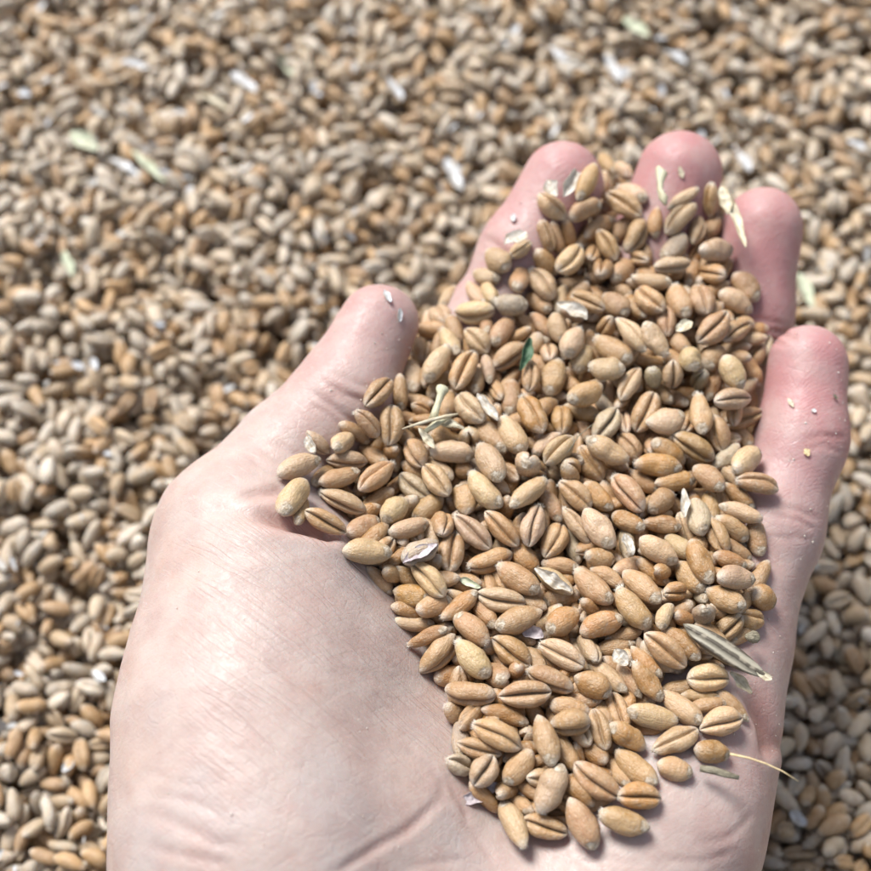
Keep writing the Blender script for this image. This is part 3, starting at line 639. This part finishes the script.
for i in range(nh):
    ms, gm, tf = grain_protos[(i*7+3) % NV]
    x, y, z = frame_of(HA2[i], HB2[i], HR[i]); c = (HA2[i]+HB2[i])/2
    W_ = HW_[i]; L = HLen[i]
    sx, sy = L/GL, W_/GW*1.04; sz = min(max(sy*.98, .74), 1.08)
    M = Matrix(((x[0]*sx, y[0]*sy, z[0]*sz, c[0]*MM), (x[1]*sx, y[1]*sy, z[1]*sz, c[1]*MM), (x[2]*sx, y[2]*sy, z[2]*sz, c[2]*MM), (0, 0, 0, 1)))
    o = link('wheat_grain', ms); o.matrix_world = M
    t = np.array(TONES[ITEMS[i][7]])*(1+random.uniform(-.2, .15))*np.array([1, 1+random.uniform(-.05, .05), 1+random.uniform(-.12, .12)])
    o.color = (*[float(q) for q in t], 1)
    tag(o, labs[i], 'grain', 'wheat grains heaped in the hand')
    link('germ', gm, o)
    if tf is not None and ITEMS[i][6] >= 2: link('brush', tf, o)

# ------------------------------------------------------------------ many grains as one mesh
LOW = []
for s in range(10):
    V, q, c0, c1, gp = grain_shape(s+31, 14, 16)
    LOW.append((V, np.concatenate([q, np.concatenate([c0, c0[:, 2:]], 1), np.concatenate([c1, c1[:, 2:]], 1)]), q, np.concatenate([c0, c1]), gp))
for s in range(5):                                    # coarser ones for far off to the sides
    V, q, c0, c1, gp = grain_shape(s+61, 8, 10)
    LOW.append((V, None, q, np.concatenate([c0, c1]), gp))
def many(name, A, B, seed, lab, wide=1., pal=None, far=0):
    rg = np.random.default_rng(seed); n = len(A); x = unit(B-A)
    r0 = unit(rg.normal(size=(n, 3))); z = unit(r0-x*(r0*x).sum(1, keepdims=True)); y = np.cross(z, x); c = (A+B)/2
    VS = []; QS = []; TS = []; GP = []; LC = []; TN = []; off = 0
    kind = rg.integers(0, 10, n)
    if far: kind[-far:] = 10+kind[-far:] % 5
    for k, (V, _, q, tr, gp) in enumerate(LOW):
        ids = np.where(kind == k)[0]; m = len(ids)
        if not m: continue
        sm = np.where(rg.random(m) < .12, rg.uniform(.55, .8, m), 1.); sc = np.stack([rg.uniform(.84, 1.06, m)*sm, rg.uniform(.76, 1.02, m)*wide, rg.uniform(.76, 1.02, m)*wide], 1)
        P = V[None]*sc[:, None]
        Wp = c[ids][:, None]+P[..., :1]*x[ids][:, None]+P[..., 1:2]*y[ids][:, None]+P[..., 2:]*z[ids][:, None]
        VS.append(Wp.reshape(-1, 3)); o = off+np.arange(m)*len(V)
        QS.append((q[None]+o[:, None, None]).reshape(-1, 4)); TS.append((tr[None]+o[:, None, None]).reshape(-1, 3))
        GP.append(np.tile(gp, (m, 1))); LC.append((P+rg.uniform(-90, 90, (m, 1, 3))).reshape(-1, 3))
        base = np.array(pal or [(.44, .325, .205), (.46, .29, .14), (.53, .435, .315), (.44, .39, .32), (.58, .49, .38), (.40, .25, .13), (.62, .56, .47)])[rg.integers(0, 7, m)]*rg.uniform(.75, 1.15, (m, 1))
        TN.append(np.repeat(np.concatenate([base, np.ones((m, 1))], 1), len(V), 0)); off += m*len(V)
    V = np.concatenate(VS).astype(np.float32)*MM; Q = np.concatenate(QS); T = np.concatenate(TS)
    me = bpy.data.meshes.new(name); me.vertices.add(len(V)); me.vertices.foreach_set('co', V.ravel())
    lv = np.concatenate([Q.ravel(), T.ravel()]).astype(np.int32); me.loops.add(len(lv)); me.loops.foreach_set('vertex_index', lv)
    ls = np.concatenate([np.arange(len(Q))*4, len(Q)*4+np.arange(len(T))*3]).astype(np.int32)
    me.polygons.add(len(ls)); me.polygons.foreach_set('loop_start', ls)
    me.update(calc_edges=True); me.polygons.foreach_set('use_smooth', np.ones(len(ls), bool)); me.materials.append(M_BED)
    attr(me, 'gp', 'FLOAT_COLOR', np.concatenate(GP)); attr(me, 'lc', 'FLOAT_VECTOR', np.concatenate(LC)); attr(me, 'tone', 'FLOAT_COLOR', np.concatenate(TN))
    return tag(link(name, me), lab, 'grain', kind='stuff')
many('wheat_grains', HA2[nh:], HB2[nh:], 5, 'wheat grains buried in the heap on the palm, glimpsed between the upper ones',
     pal=[TONES[k] for k in 'ttoptot'])

def bed_floor(x, y): return -8.5+3.2*np.sin(x*.030+1)*np.cos(y*.026)+1.2*np.sin(x*.09+y*.06)
def bed():
    rg = np.random.default_rng(11); n = 15500
    y = rg.uniform(-25, 275, n); x = rg.uniform(-1, 1, n)*(105+.16*np.clip(y, 0, 300))
    z = bed_floor(x, y)+rg.uniform(1, 11, n)
    a = rg.uniform(0, 6.283, n); ax = unit(np.stack([np.cos(a), np.sin(a), rg.normal(0, .35, n)], 1)); c = np.stack([x, y, z], 1)
    A, B = c-ax*1.85, c+ax*1.85; rm_ = np.full(n, 1.46); re_ = np.full(n, 1.14)
    lim = 108+.16*300
    def st(it, A, B):
        for X in (A, B):
            X[:, 2] -= .10 if it < 34 else .03
            X[:, 2] = np.maximum(X[:, 2], bed_floor(X[:, 0], X[:, 1]))
        return A, B
    return relax(A, B, 44, st, rm_, re_, every=4)
BA, BB = bed()
def outskirts():
    rg = np.random.default_rng(12); y = BA[:, 1]; lim = 105+.16*np.clip(y, 0, 300)
    tA, tB = [], []
    mid = (BA+BB)/2; upper = mid[:, 2] > bed_floor(mid[:, 0], mid[:, 1])+3.0; core = upper & (np.abs(mid[:, 0]) < 100) & (mid[:, 1] > -20) & (mid[:, 1] < 270)
    for ox, oy in ((-200, 0), (200, 0), (0, 290), (-200, 290), (200, 290), (-400, 0), (400, 0)):
        o = np.array([ox, oy, 0]); m = mid+o; l = 105+.16*np.clip(m[:, 1], 0, 300)
        out = (np.abs(m[:, 0]) > l-2) | (m[:, 1] > 273); k = core & out & (np.abs(m[:, 0]) < 330) & (m[:, 1] < 480)
        dz = (bed_floor(m[:, 0], m[:, 1])-bed_floor(mid[:, 0], mid[:, 1]))[k]; dd = np.stack([0*dz, 0*dz, dz], 1)
        tA.append(BA[k]+o+dd); tB.append(BB[k]+o+dd)
    return np.concatenate(tA), np.concatenate(tB)
OA, OB = outskirts()
many('grain_bed', np.concatenate([BA, OA]), np.concatenate([BB, OB]), 6, 'deep bed of loose wheat grain spread out below the hand', far=len(OA)); print('outskirts', len(OA))
# what lies below the loose grains: the sheet the bed is heaped on
gx, gy = np.meshgrid(np.linspace(-900, 900, 181), np.linspace(-500, 1300, 181), indexing='ij')
edge = np.maximum(np.maximum(np.abs(gx)-(100+.16*np.clip(gy, 0, 300)), gy-268), -20-gy)
gz = bed_floor(gx, gy)-1.5+3.*sstep(edge, 0, 25)
n_ = gx.shape[0]; i, j = np.meshgrid(np.arange(n_-1), np.arange(n_-1), indexing='ij'); q = np.stack([i*n_+j, (i+1)*n_+j, (i+1)*n_+j+1, i*n_+j+1], -1).reshape(-1, 4)
g = G('packed grain'); tc = g.new('ShaderNodeTexCoord').outputs['Object']
vo = g.new('ShaderNodeTexVoronoi'); g.L(tc, vo.inputs['Vector']); vo.inputs['Scale'].default_value = 240
g.set(Base_Color=g.mix(g.ramp(vo.outputs['Distance'], .2, .7), (.46, .30, .16, 1), (.12, .07, .035, 1)), Roughness=.7, Normal=g.bump(g.ramp(vo.outputs['Distance'], .0, .8, 1., 0.), .0015))
gr = link('ground', mesh_from('ground', np.stack([gx, gy, gz], -1).reshape(-1, 3), q, mats=[g.m])); gr['kind'] = 'structure'

# ------------------------------------------------------------------ chaff, straw and other scraps
def husk_mesh(name, L, Wd, curl, mat, seed, thick=.12, taper=1.5, bend=0.):
    """a boat-shaped papery flake lying along X, hollow side up"""
    rg = np.random.default_rng(seed); n, m = 26, 13; V = []
    for side in (0, 1):
        for i in range(n+1):
            t = -1+2*i/n; hw = Wd/2*max(.03, (1-abs(t)**taper))**.6*(1+.12*math.sin(5*t+seed))
            for j in range(m):
                s = -1+2*j/(m-1); a = s*curl
                y = hw*(math.sin(a)/max(curl, .01)) ; z = hw*(1-math.cos(a))/max(curl, .01)
                V.append([t*L/2, y+bend*(1-t*t)*.5, z-side*thick+.16*rg.uniform(-1, 1)*Wd*.12+bend*t*t*.6])
    V = np.array(V); k = (n+1)*m
    W1 = V[:k]*[1, 1, 0]+seed*7.7
    V[:k, 2] += .28*vnoise(W1, .9, seed)*min(1, Wd/2)+.12*vnoise(W1, .4, seed+1); V[:k, 1] += .30*vnoise(W1*[1, .2, 0], 1.1, seed+2)*min(1, Wd/2.5); V[:k, 0] += .25*vnoise(W1*[.2, 1, 0], .7, seed+3)
    V[k:] = V[:k]; V[k:, 2] = V[:k, 2]-thick
    F = []
    for i in range(n):
        for j in range(m-1):
            a = i*m+j; F.append([a, a+m, a+m+1, a+1]); b = k+a; F.append([b, b+1, b+m+1, b+m])
    for i in range(n):
        for j in (0, m-1):
            a = i*m+j; f = [a, k+a, k+a+m, a+m]; F.append(f if j else f[::-1])
    for j in range(m-1):
        F.append([j, j+1, k+j+1, k+j]); a = n*m+j; F.append([a, k+a, k+a+1, a+1])
    return mesh_from(name, V, F, mats=[mat])
def tube_mesh(name, pts, rs, mat, m=10, flat=1., rough=0., seed=0):
    pts = np.array(pts, float); rg = np.random.default_rng(seed); V = []; F = []
    for i, p in enumerate(pts):
        d = unit(pts[min(i+1, len(pts)-1)]-pts[max(i-1, 0)]); s = unit(np.cross(d, [0, 0, 1.])+np.array([1e-5, 0, 0])); u_ = np.cross(s, d)
        for j in range(m):
            a = 2*math.pi*j/m; rr = rs[i]*(1+rough*rg.uniform(-1, 1)); V.append(p+rr*(s*math.cos(a)+u_*math.sin(a)*flat))
    for i in range(len(pts)-1):
        for j in range(m): F.append([i*m+j, i*m+(j+1) % m, (i+1)*m+(j+1) % m, (i+1)*m+j])
    F.append(list(range(m))[::-1]); F.append([(len(pts)-1)*m+j for j in range(m)])
    return mesh_from(name, np.array(V), F, mats=[mat])
def lay(o, au, av, bu, bv, z, native, roll=0., lift=0.):
    """put a scrap modelled along X so that it runs from pixel a to pixel b at height z"""
    a, b = unproj(au, av, z), unproj(bu, bv, z+lift); c = (a+b)/2; x = unit(b-a); zz = unit(np.array([0, 0, 1.])-x*x[2])
    y = np.cross(zz, x); cr, sr = math.cos(roll), math.sin(roll); y, zz = y*cr+zz*sr, zz*cr-y*sr; s = np.linalg.norm(b-a)/native
    o.matrix_world = Matrix(((x[0]*s, y[0], zz[0], c[0]*MM), (x[1]*s, y[1], zz[1], c[1]*MM), (x[2]*s, y[2], zz[2], c[2]*MM), (0, 0, 0, 1)))
    return o
def HT(u, v): return float(heap_top(np.array(float(u)), np.array(float(v)))[0])
HUSK = [  # a, b, width mm, curl, material, extra height, roll, bend, label
    (548,180,556,196, 3.0, 1.0, M_HUSK, 2.0, .3, 0, 'crinkled white husk scrap lying on the index fingertip, left of the hollow one'),
    (563,196,577,170, 3.0, 1.3, M_HUSK, 3.0, .5, 0, 'hollow husk half open, bluish white inside, on the index fingertip'),
    (505,243,528,234, 3.2, .9, M_HUSK, 2.2, -.2, 0, 'white papery husk at the side of the index finger'),
    (558,303,588,318, 3.3, 1.2, M_HUSK, 1.6, 0, 0, 'split husk, white inside, near the upper middle of the heap'),
    (684,489,685,518, 1.7, 1.0, M_HUSK, 2.0, .2, 0, 'small white husk flake right of the middle of the heap'),
    (536,567,572,592, 2.3, 1.2, M_HUSK, 2.6, .4, 0, 'white-edged broken husk in the lower middle of the heap'),
    (624,534,632,555, 2.0, .9, M_HUSK, 1.5, -.3, 0, 'whitish crumpled husk below the middle of the heap'),
    (614,650,628,664, 2.6, .8, M_HUSK, 1.4, .3, 0, 'stubby white husk chip in the lower part of the heap'),
    (521,628,544,636, 2.4, .8, M_PURP, .4, .2, 0, 'grey-white husk scrap wedged above a large creased grain'),
    (675,330,692,322, 2.2, .7, M_PALE, 1.6, 0, 0, 'crumbly pale chaff knot in the right upper heap'),
    (461,803,500,785, 2.6, .9, M_PURP, -.2, .3, .2, 'translucent pinkish husk poking out at the lower left of the heap'),
    (730,672,752,694, 1.8, 1.0, M_PALE, 1.2, .3, .5, 'white husk hook below the dark striped husk'),
    (403,562,438,544, 2.5, 1.1, M_PURP, 2.4, -.4, 0, 'purplish opened husk on the left side of the heap'),
    (458,578,480,587, 1.2, .6, M_PGREEN, 1.0, .5, 0, 'pale green rimmed husk sliver in a dark gap of the heap'),
    (306,436,316,452, 2.2, 1.2, M_HUSK, 2.0, .5, 0, 'white-lined husk standing beside the base of the thumb'),
    (478,393,498,421, 2.0, 1.1, M_HUSK, 2.6, .3, 0, 'open white-lined husk in the left upper heap'),
    (419,428,436,449, 1.5, .8, M_PALE, 2.6, .6, 0, 'pale folded husk strip below the straw stub'),
    (430,421,464,428, 1.9, .8, M_PALE, 2.3, -.2, 0, 'angular tan husk piece right of the straw stub'),
]
for k, (au, av, bu, bv, wd, cu_, mat, dz, roll, bend, lab) in enumerate(HUSK):
    L = math.hypot(bu-au, bv-av)*.155
    o = link('husk', husk_mesh('husk', L, wd, cu_, mat, k+3, bend=bend)); lay(o, au, av, bu, bv, HT((au+bu)/2, (av+bv)/2)-1.2+dz, L, roll)
    tag(o, lab, 'husk')
# long cream glume by the ring finger
o = link('glume', husk_mesh('glume', 10.2, 1.9, .9, M_PALE, 41, taper=1.3, bend=.5)); lay(o, 723, 187, 746, 249, 60, 10.2, .3, 2)
tag(o, 'long cream glume pointing down over the ring finger at the top right of the heap', 'husk')
o = link('glume', husk_mesh('glume', 5.5, 2.6, 1., M_PALE, 43)); lay(o, 722, 186, 728, 214, 61, 5.5, .2)
tag(o, 'short broad cream glume beside the ring fingertip', 'husk')
# withered stalk bits at the fingertips
o = link('withered_stalk', tube_mesh('withered_stalk', [(-3.2, 0, 0), (-2, .3, .2), (-.8, 0, 0), (.6, -.3, .1), (2, .1, 0), (3.2, .2, .1)], [.5, .95, .55, .5, .7, .3], M_STRAW, rough=.25, seed=3)); lay(o, 658, 168, 664, 205, 62, 6.4)
tag(o, 'withered knobbly stalk bit standing against the middle fingertip', 'stalk')
# straw stub with its flared node, and the awn across it
o = link('straw_stub', tube_mesh('straw_stub', [(-3.2, 0, 0), (-2.6, 0, .1), (-1.8, .05, .1), (-.3, 0, 0), (1.4, -.05, 0), (3.2, 0, 0)], [.95, 1.0, .62, .5, .55, .75], M_STRAW, 12, rough=.12, seed=5)); lay(o, 443, 388, 433, 420, HT(438, 404)+1.6, 6.4)
tag(o, 'pale green straw stub with a flared end on the left of the heap', 'straw')
o = link('straw_splinter', tube_mesh('straw_splinter', [(-4.2, 0, 0), (-2.5, .05, .1), (0, .12, .15), (2.5, .05, .1), (4.2, 0, 0)], [.08, .2, .28, .3, .15], M_PALE, 7, rough=.1)); lay(o, 402, 429, 458, 414, HT(430, 420)+2.6, 8.4)
tag(o, 'thin pale straw splinter crossing below the straw stub', 'straw')
o = link('straw_splinter', tube_mesh('straw_splinter', [(-3, 0, 0), (0, .1, .1), (3, 0, 0)], [.35, .6, .3], M_STRAW, 8, rough=.2)); lay(o, 425, 432, 450, 416, HT(436, 424)+1.6, 6)
tag(o, 'greenish straw splinter lying under the thin pale one', 'straw')
# green leaf scrap
o = link('leaf_scrap', husk_mesh('leaf_scrap', 4.6, 2.2, 1.3, M_LEAF, 77, .2, 2.2)); lay(o, 522, 370, 530, 338, HT(527, 352)+1.8, 4.6, .4)
tag(o, 'crumpled dark green leaf scrap stuck on the heap', 'leaf')
# dark striped wild seed husk
def striped_seed():
    n, m = 26, 24; V = []; t_ = np.linspace(-1, 1, n)
    for t in t_:
        r = 1.45*max(.02, 1-abs(t)**2.2)**.75*(1-.12*t)
        for j in range(m):
            a = 2*math.pi*j/m; rr = r*(1+.09*math.cos(a*7)); V.append([t*5.6, rr*math.sin(a), rr*math.cos(a)*.55])
    F = [[i*m+j, i*m+(j+1) % m, (i+1)*m+(j+1) % m, (i+1)*m+j] for i in range(n-1) for j in range(m)]
    F.append(list(range(m))[::-1]); F.append([(n-1)*m+j for j in range(m)])
    g = G('striped husk'); s = g.new('ShaderNodeSeparateXYZ'); tcc = g.new('ShaderNodeTexCoord').outputs['Object']; g.L(tcc, s.inputs[0])
    st = g.math('SINE', g.math('ADD', g.math('MULTIPLY', s.outputs[1], 5200.), g.math('MULTIPLY', g.noise(tcc, 500, 3), 3.)))
    c = g.mix(g.ramp(st, -.4, .7), (.34, .31, .24, 1), (.09, .075, .055, 1))
    g.set(Base_Color=g.mix(g.ramp(g.noise(tcc, 900, 3), .5, .7, 0, .6), c, (.38, .33, .25, 1)), Roughness=.5, Normal=g.bump(st, .0001))
    return mesh_from('seed_husk', np.array(V), F, mats=[g.m])
o = link('seed_husk', striped_seed()); lay(o, 683, 624, 768, 678, HT(726, 650)+2.2, 11.2, .2)
tag(o, 'long dark striped seed husk lying across the right edge of the heap', 'seed husk')
t_ = link('tip', husk_mesh('tip', 1.8, 1.4, .9, M_PALE, 5), o); t_.location = (.0052, 0, .0002)
# dark stem bit, awn thread, dark green seed
o = link('stem_bit', tube_mesh('stem_bit', [(-3.4, 0, 0), (-1, .15, 0), (1, 0, .1), (3.4, -.1, 0)], [.4, .5, .42, .3], M_DARK, 8, .6, .3, 4)); lay(o, 700, 768, 739, 777, HT(720, 772)+.6, 6.8)
tag(o, 'dark grey stem bit sticking out below the heap on the skin', 'stem')
o = link('awn', tube_mesh('awn', [(-5.2, 0, 0), (-2.5, .35, .2), (0, .45, .2), (2.6, .3, .1), (5.2, -.2, 0)], [.17, .15, .13, .10, .05], M_AWN, 6)); lay(o, 730, 754, 799, 780, 62, 10.4)
tag(o, 'fine golden awn thread reaching past the edge of the palm', 'awn')
o = link('awn', tube_mesh('awn', [(-4, 0, 0), (0, .4, .2), (4, 0, 0)], [.07, .09, .05], M_DARK, 6)); lay(o, 568, 452, 593, 424, HT(580, 438)+1.2, 8)
tag(o, 'hair-thin dark awn in the gap near the middle of the heap', 'awn')
def seed_mesh():
    V = []; F = []; n, m = 10, 12
    for i in range(n+1):
        a = math.pi*i/n
        for j in range(m): b = 2*math.pi*j/m; r = .9*(1+.12*math.sin(3*b+i)); V.append([r*math.sin(a)*math.cos(b)*1.25, r*math.sin(a)*math.sin(b), r*math.cos(a)*.8])
    F = [[i*m+j, i*m+(j+1) % m, (i+1)*m+(j+1) % m, (i+1)*m+j] for i in range(n) for j in range(m)]
    return mesh_from('weed_seed', np.array(V), F, mats=[M_DARK])
o = link('weed_seed', seed_mesh()); p = unproj(753, 637, HT(750, 637)+.3); o.location = Vector(p)*MM
tag(o, 'small dark greenish seed at the right edge of the heap', 'seed')

# flakes on the bare skin
def on_skin(u, v):
    z = 55.
    for _ in range(8): p = unproj(u, v, z); z = float(skin_z(p[0], p[1]))
    p = unproj(u, v, z); return p
def skin_fix(u, v):
    """where the line of sight meets the skin, and the way the skin faces there"""
    eye = np.array([0, 0, CAMH]); d = unit(unproj(u, v, 0.)-eye); t = 120.
    for _ in range(60):
        s = float(sdf((eye+d*t)[None])[0]); t += s*.9
        if abs(s) < .02: break
    p = eye+d*t; return p, grad(p[None])[0], abs(s) < 1
FLK = [((384,291),(389,304),1.1,M_BWHITE,'larger white flake on the thumb tip'), ((397,310),(400,322),1.0,M_BWHITE,'smaller white flake on the thumb tip, below the larger'),
       ((512,216),(515,222),1.2,M_BWHITE,'white crumb on the index finger'), ((679,168),(683,178),.9,M_PALE,'pale sliver on the middle fingertip'),
       ((788,398),(794,408),.7,M_PALE,'pale sliver on the little finger above the tan crumb'), ((804,449),(808,456),1.0,M_AWN,'tan crumb on the little finger'),
       ((830,396),(836,399),.7,M_DARK,'dark speck on the little finger near its outer edge'), ((811,410),(815,413),.7,M_BWHITE,'white speck in the middle of the little finger')]
for k, (a, b, wd, mat, lab) in enumerate(FLK):
    p, n, ok = skin_fix((a[0]+b[0])/2, (a[1]+b[1])/2); pa, pb = unproj(*a, p[2]), unproj(*b, p[2]); L = np.linalg.norm(pb-pa)
    o = link('flake', husk_mesh('flake', L, wd, .5, mat, k+60, .1, 1.6)); x = unit((pb-pa)-n*((pb-pa)@n)); y = np.cross(n, x); q = p+n*.45
    o.matrix_world = Matrix(((x[0], y[0], n[0], q[0]*MM), (x[1], y[1], n[1], q[1]*MM), (x[2], y[2], n[2], q[2]*MM), (0, 0, 0, 1)))
    tag(o, lab, 'flake')
def dust():
    V = []; F = []; rg = np.random.default_rng(3); tot = 0
    regs = [((470,600),(150,290),30), ((640,720),(135,170),14), ((740,800),(195,320),26), ((770,845),(330,560),90), ((740,780),(560,760),40), ((330,415),(290,400),40), ((690,760),(690,860),14), ((150,430),(540,860),26)]
    for (u0, u1), (v0, v1), n in regs:
        for k in range(n):
            p, nn, ok = skin_fix(rg.uniform(u0, u1), rg.uniform(v0, v1))
            if not ok or nn[2] < .1: continue
            s = rg.uniform(.05, .16) if rg.random() < .85 else rg.uniform(.16, .28); i0 = len(V); c = p+nn*s*.3
            for d in ((1,0,0),(-1,0,0),(0,1,0),(0,-1,0),(0,0,1),(0,0,-1)): V.append(c+np.array(d)*s*rg.uniform(.5, 1.3))
            for f in ((0,2,4),(2,1,4),(1,3,4),(3,0,4),(2,0,5),(1,2,5),(3,1,5),(0,3,5)): F.append([i0+q for q in f])
    return tag(link('dust', mesh_from('dust', np.array(V), F, False, [M_DUST])), 'fine pale flour dust scattered on the skin of the hand', 'dust', kind='stuff')
dust()

# scraps lying on the bed below
BED = [(132,150,165,182,2.2,M_PGREEN,'pale green chaff on the bed, upper left, pointing at a white flake'), (70,132,98,150,4.2,M_PGREEN,'round pale yellow-green husk near the left edge of the bed'),
       (112,158,142,178,2.2,M_BWHITE,'white husk on the bed left of the green chaff'), (272,50,300,80,3.0,M_PGREEN,'bluish green husk on the bed above the thumb'),
       (232,72,256,92,3.4,M_BWHITE,'bright bluish white husk on the bed at the upper left'), (606,54,620,82,3.0,M_BWHITE,'big white husk on the bed above the index fingertip'),
       (622,18,650,36,3.2,M_PGREEN,'pale greenish husk at the top of the bed'), (552,46,570,68,2.6,M_BWHITE,'slanted white husk on the bed near the top middle'),
       (666,50,686,64,3.0,M_BWHITE,'small bright husk on the bed above the middle fingertip'), (798,272,812,308,3.4,M_PGREEN,'pale green husk on the bed right of the ring finger'),
       (446,158,462,190,3.4,M_BWHITE,'white triangular husk on the bed left of the index finger'), (388,78,402,100,2.4,M_BWHITE,'narrow white husk on the bed, upper middle'),
       (738,150,750,172,2.6,M_BWHITE,'white husk on the bed beside the ring fingertip'), (200,92,232,112,1.8,M_PALE,'cream glume on the bed in the upper left'),
       (828,648,862,666,2.2,M_PALE,'pale glume on the bed right of the palm'), (560,62,590,70,2.,M_HUSK,'thin whitish husk above the index fingertip'),
       (790,812,806,826,2.4,M_BWHITE,'small shiny husk on the bed at the lower right'), (120,60,150,68,2.2,M_BWHITE,'small white husk at the top left of the bed'),
       (848,140,866,150,2.2,M_BWHITE,'small white husk near the right edge of the bed'), (64,250,72,276,2.4,M_PGREEN,'greenish husk at the left edge of the bed')]
top = {}
S3 = np.concatenate([BA, (BA+BB)/2, BB]); SR = np.concatenate([np.full(len(BA), 1.1), np.full(len(BA), 1.45), np.full(len(BA), 1.1)])
def bed_top(x, y):
    m = np.hypot(S3[:, 0]-x, S3[:, 1]-y) < 2.2
    return float((S3[m, 2]+SR[m]).max()) if m.any() else 0.
for k, (au, av, bu, bv, wd, mat, lab) in enumerate(BED):
    p = unproj((au+bu)/2, (av+bv)/2, 0.); z = bed_top(p[0], p[1])+.2; L = np.linalg.norm(unproj(au, av, z)-unproj(bu, bv, z))
    o = link('husk', husk_mesh('husk', L, wd, .8, mat, k+120)); lay(o, au, av, bu, bv, z, L, random.uniform(-.3, .3)); tag(o, lab, 'husk')
def glint_flakes():  # pale flakes added to stand for glints of light on the bed grains
    rg = np.random.default_rng(23); V = []; F = []
    for k in range(420):
        u = rg.uniform(-60, 930); v = rg.uniform(-60, 900)
        if rg.random() > (1.05-.6*np.clip(v/871, 0, 1)-.35*np.clip(u/871, 0, 1)): continue
        p = unproj(u, v, 0.); z = bed_top(p[0], p[1]); p[2] = z-rg.uniform(0, .8)
        a = rg.uniform(0, 6.283); L = rg.uniform(1.2, 4.2); w_ = L*rg.uniform(.25, .6); ti = rg.normal(0, .4); i0 = len(V)
        x = np.array([math.cos(a)*math.cos(ti), math.sin(a)*math.cos(ti), math.sin(ti)]); y = unit(np.cross([0, 0, 1.], x)); n_ = np.cross(x, y)
        prof = [(-.5, .12), (-.28, .8), (0, 1.), (.28, .75), (.5, .1)]; cu_ = rg.uniform(.2, .8)
        for side in (0, 1):
            for tt, ww in prof:
                for sg in (-1, -.4, .4, 1): V.append(p+x*tt*L+y*sg*ww*w_*.5+n_*((abs(sg)**2)*ww*w_*cu_*.5-side*.06+cu_*tt*tt*.5+rg.normal(0, .04)))
        for r_ in range(4):
            for c_ in range(3):
                a0 = i0+r_*4+c_; F.append([a0, a0+4, a0+5, a0+1]); b0 = a0+20; F.append([b0, b0+1, b0+5, b0+4])
    return tag(link('chaff', mesh_from('chaff', np.array(V), F, True, [M_BWHITE])), 'fine pale flakes added as glints of light on the grain bed, mostly upper left', 'chaff', kind='stuff')
glint_flakes()
print('grains', nh, 'filler', len(FA), 'bed', len(BA), 'bed top mean', float(np.percentile(BA[:, 2], 95)))
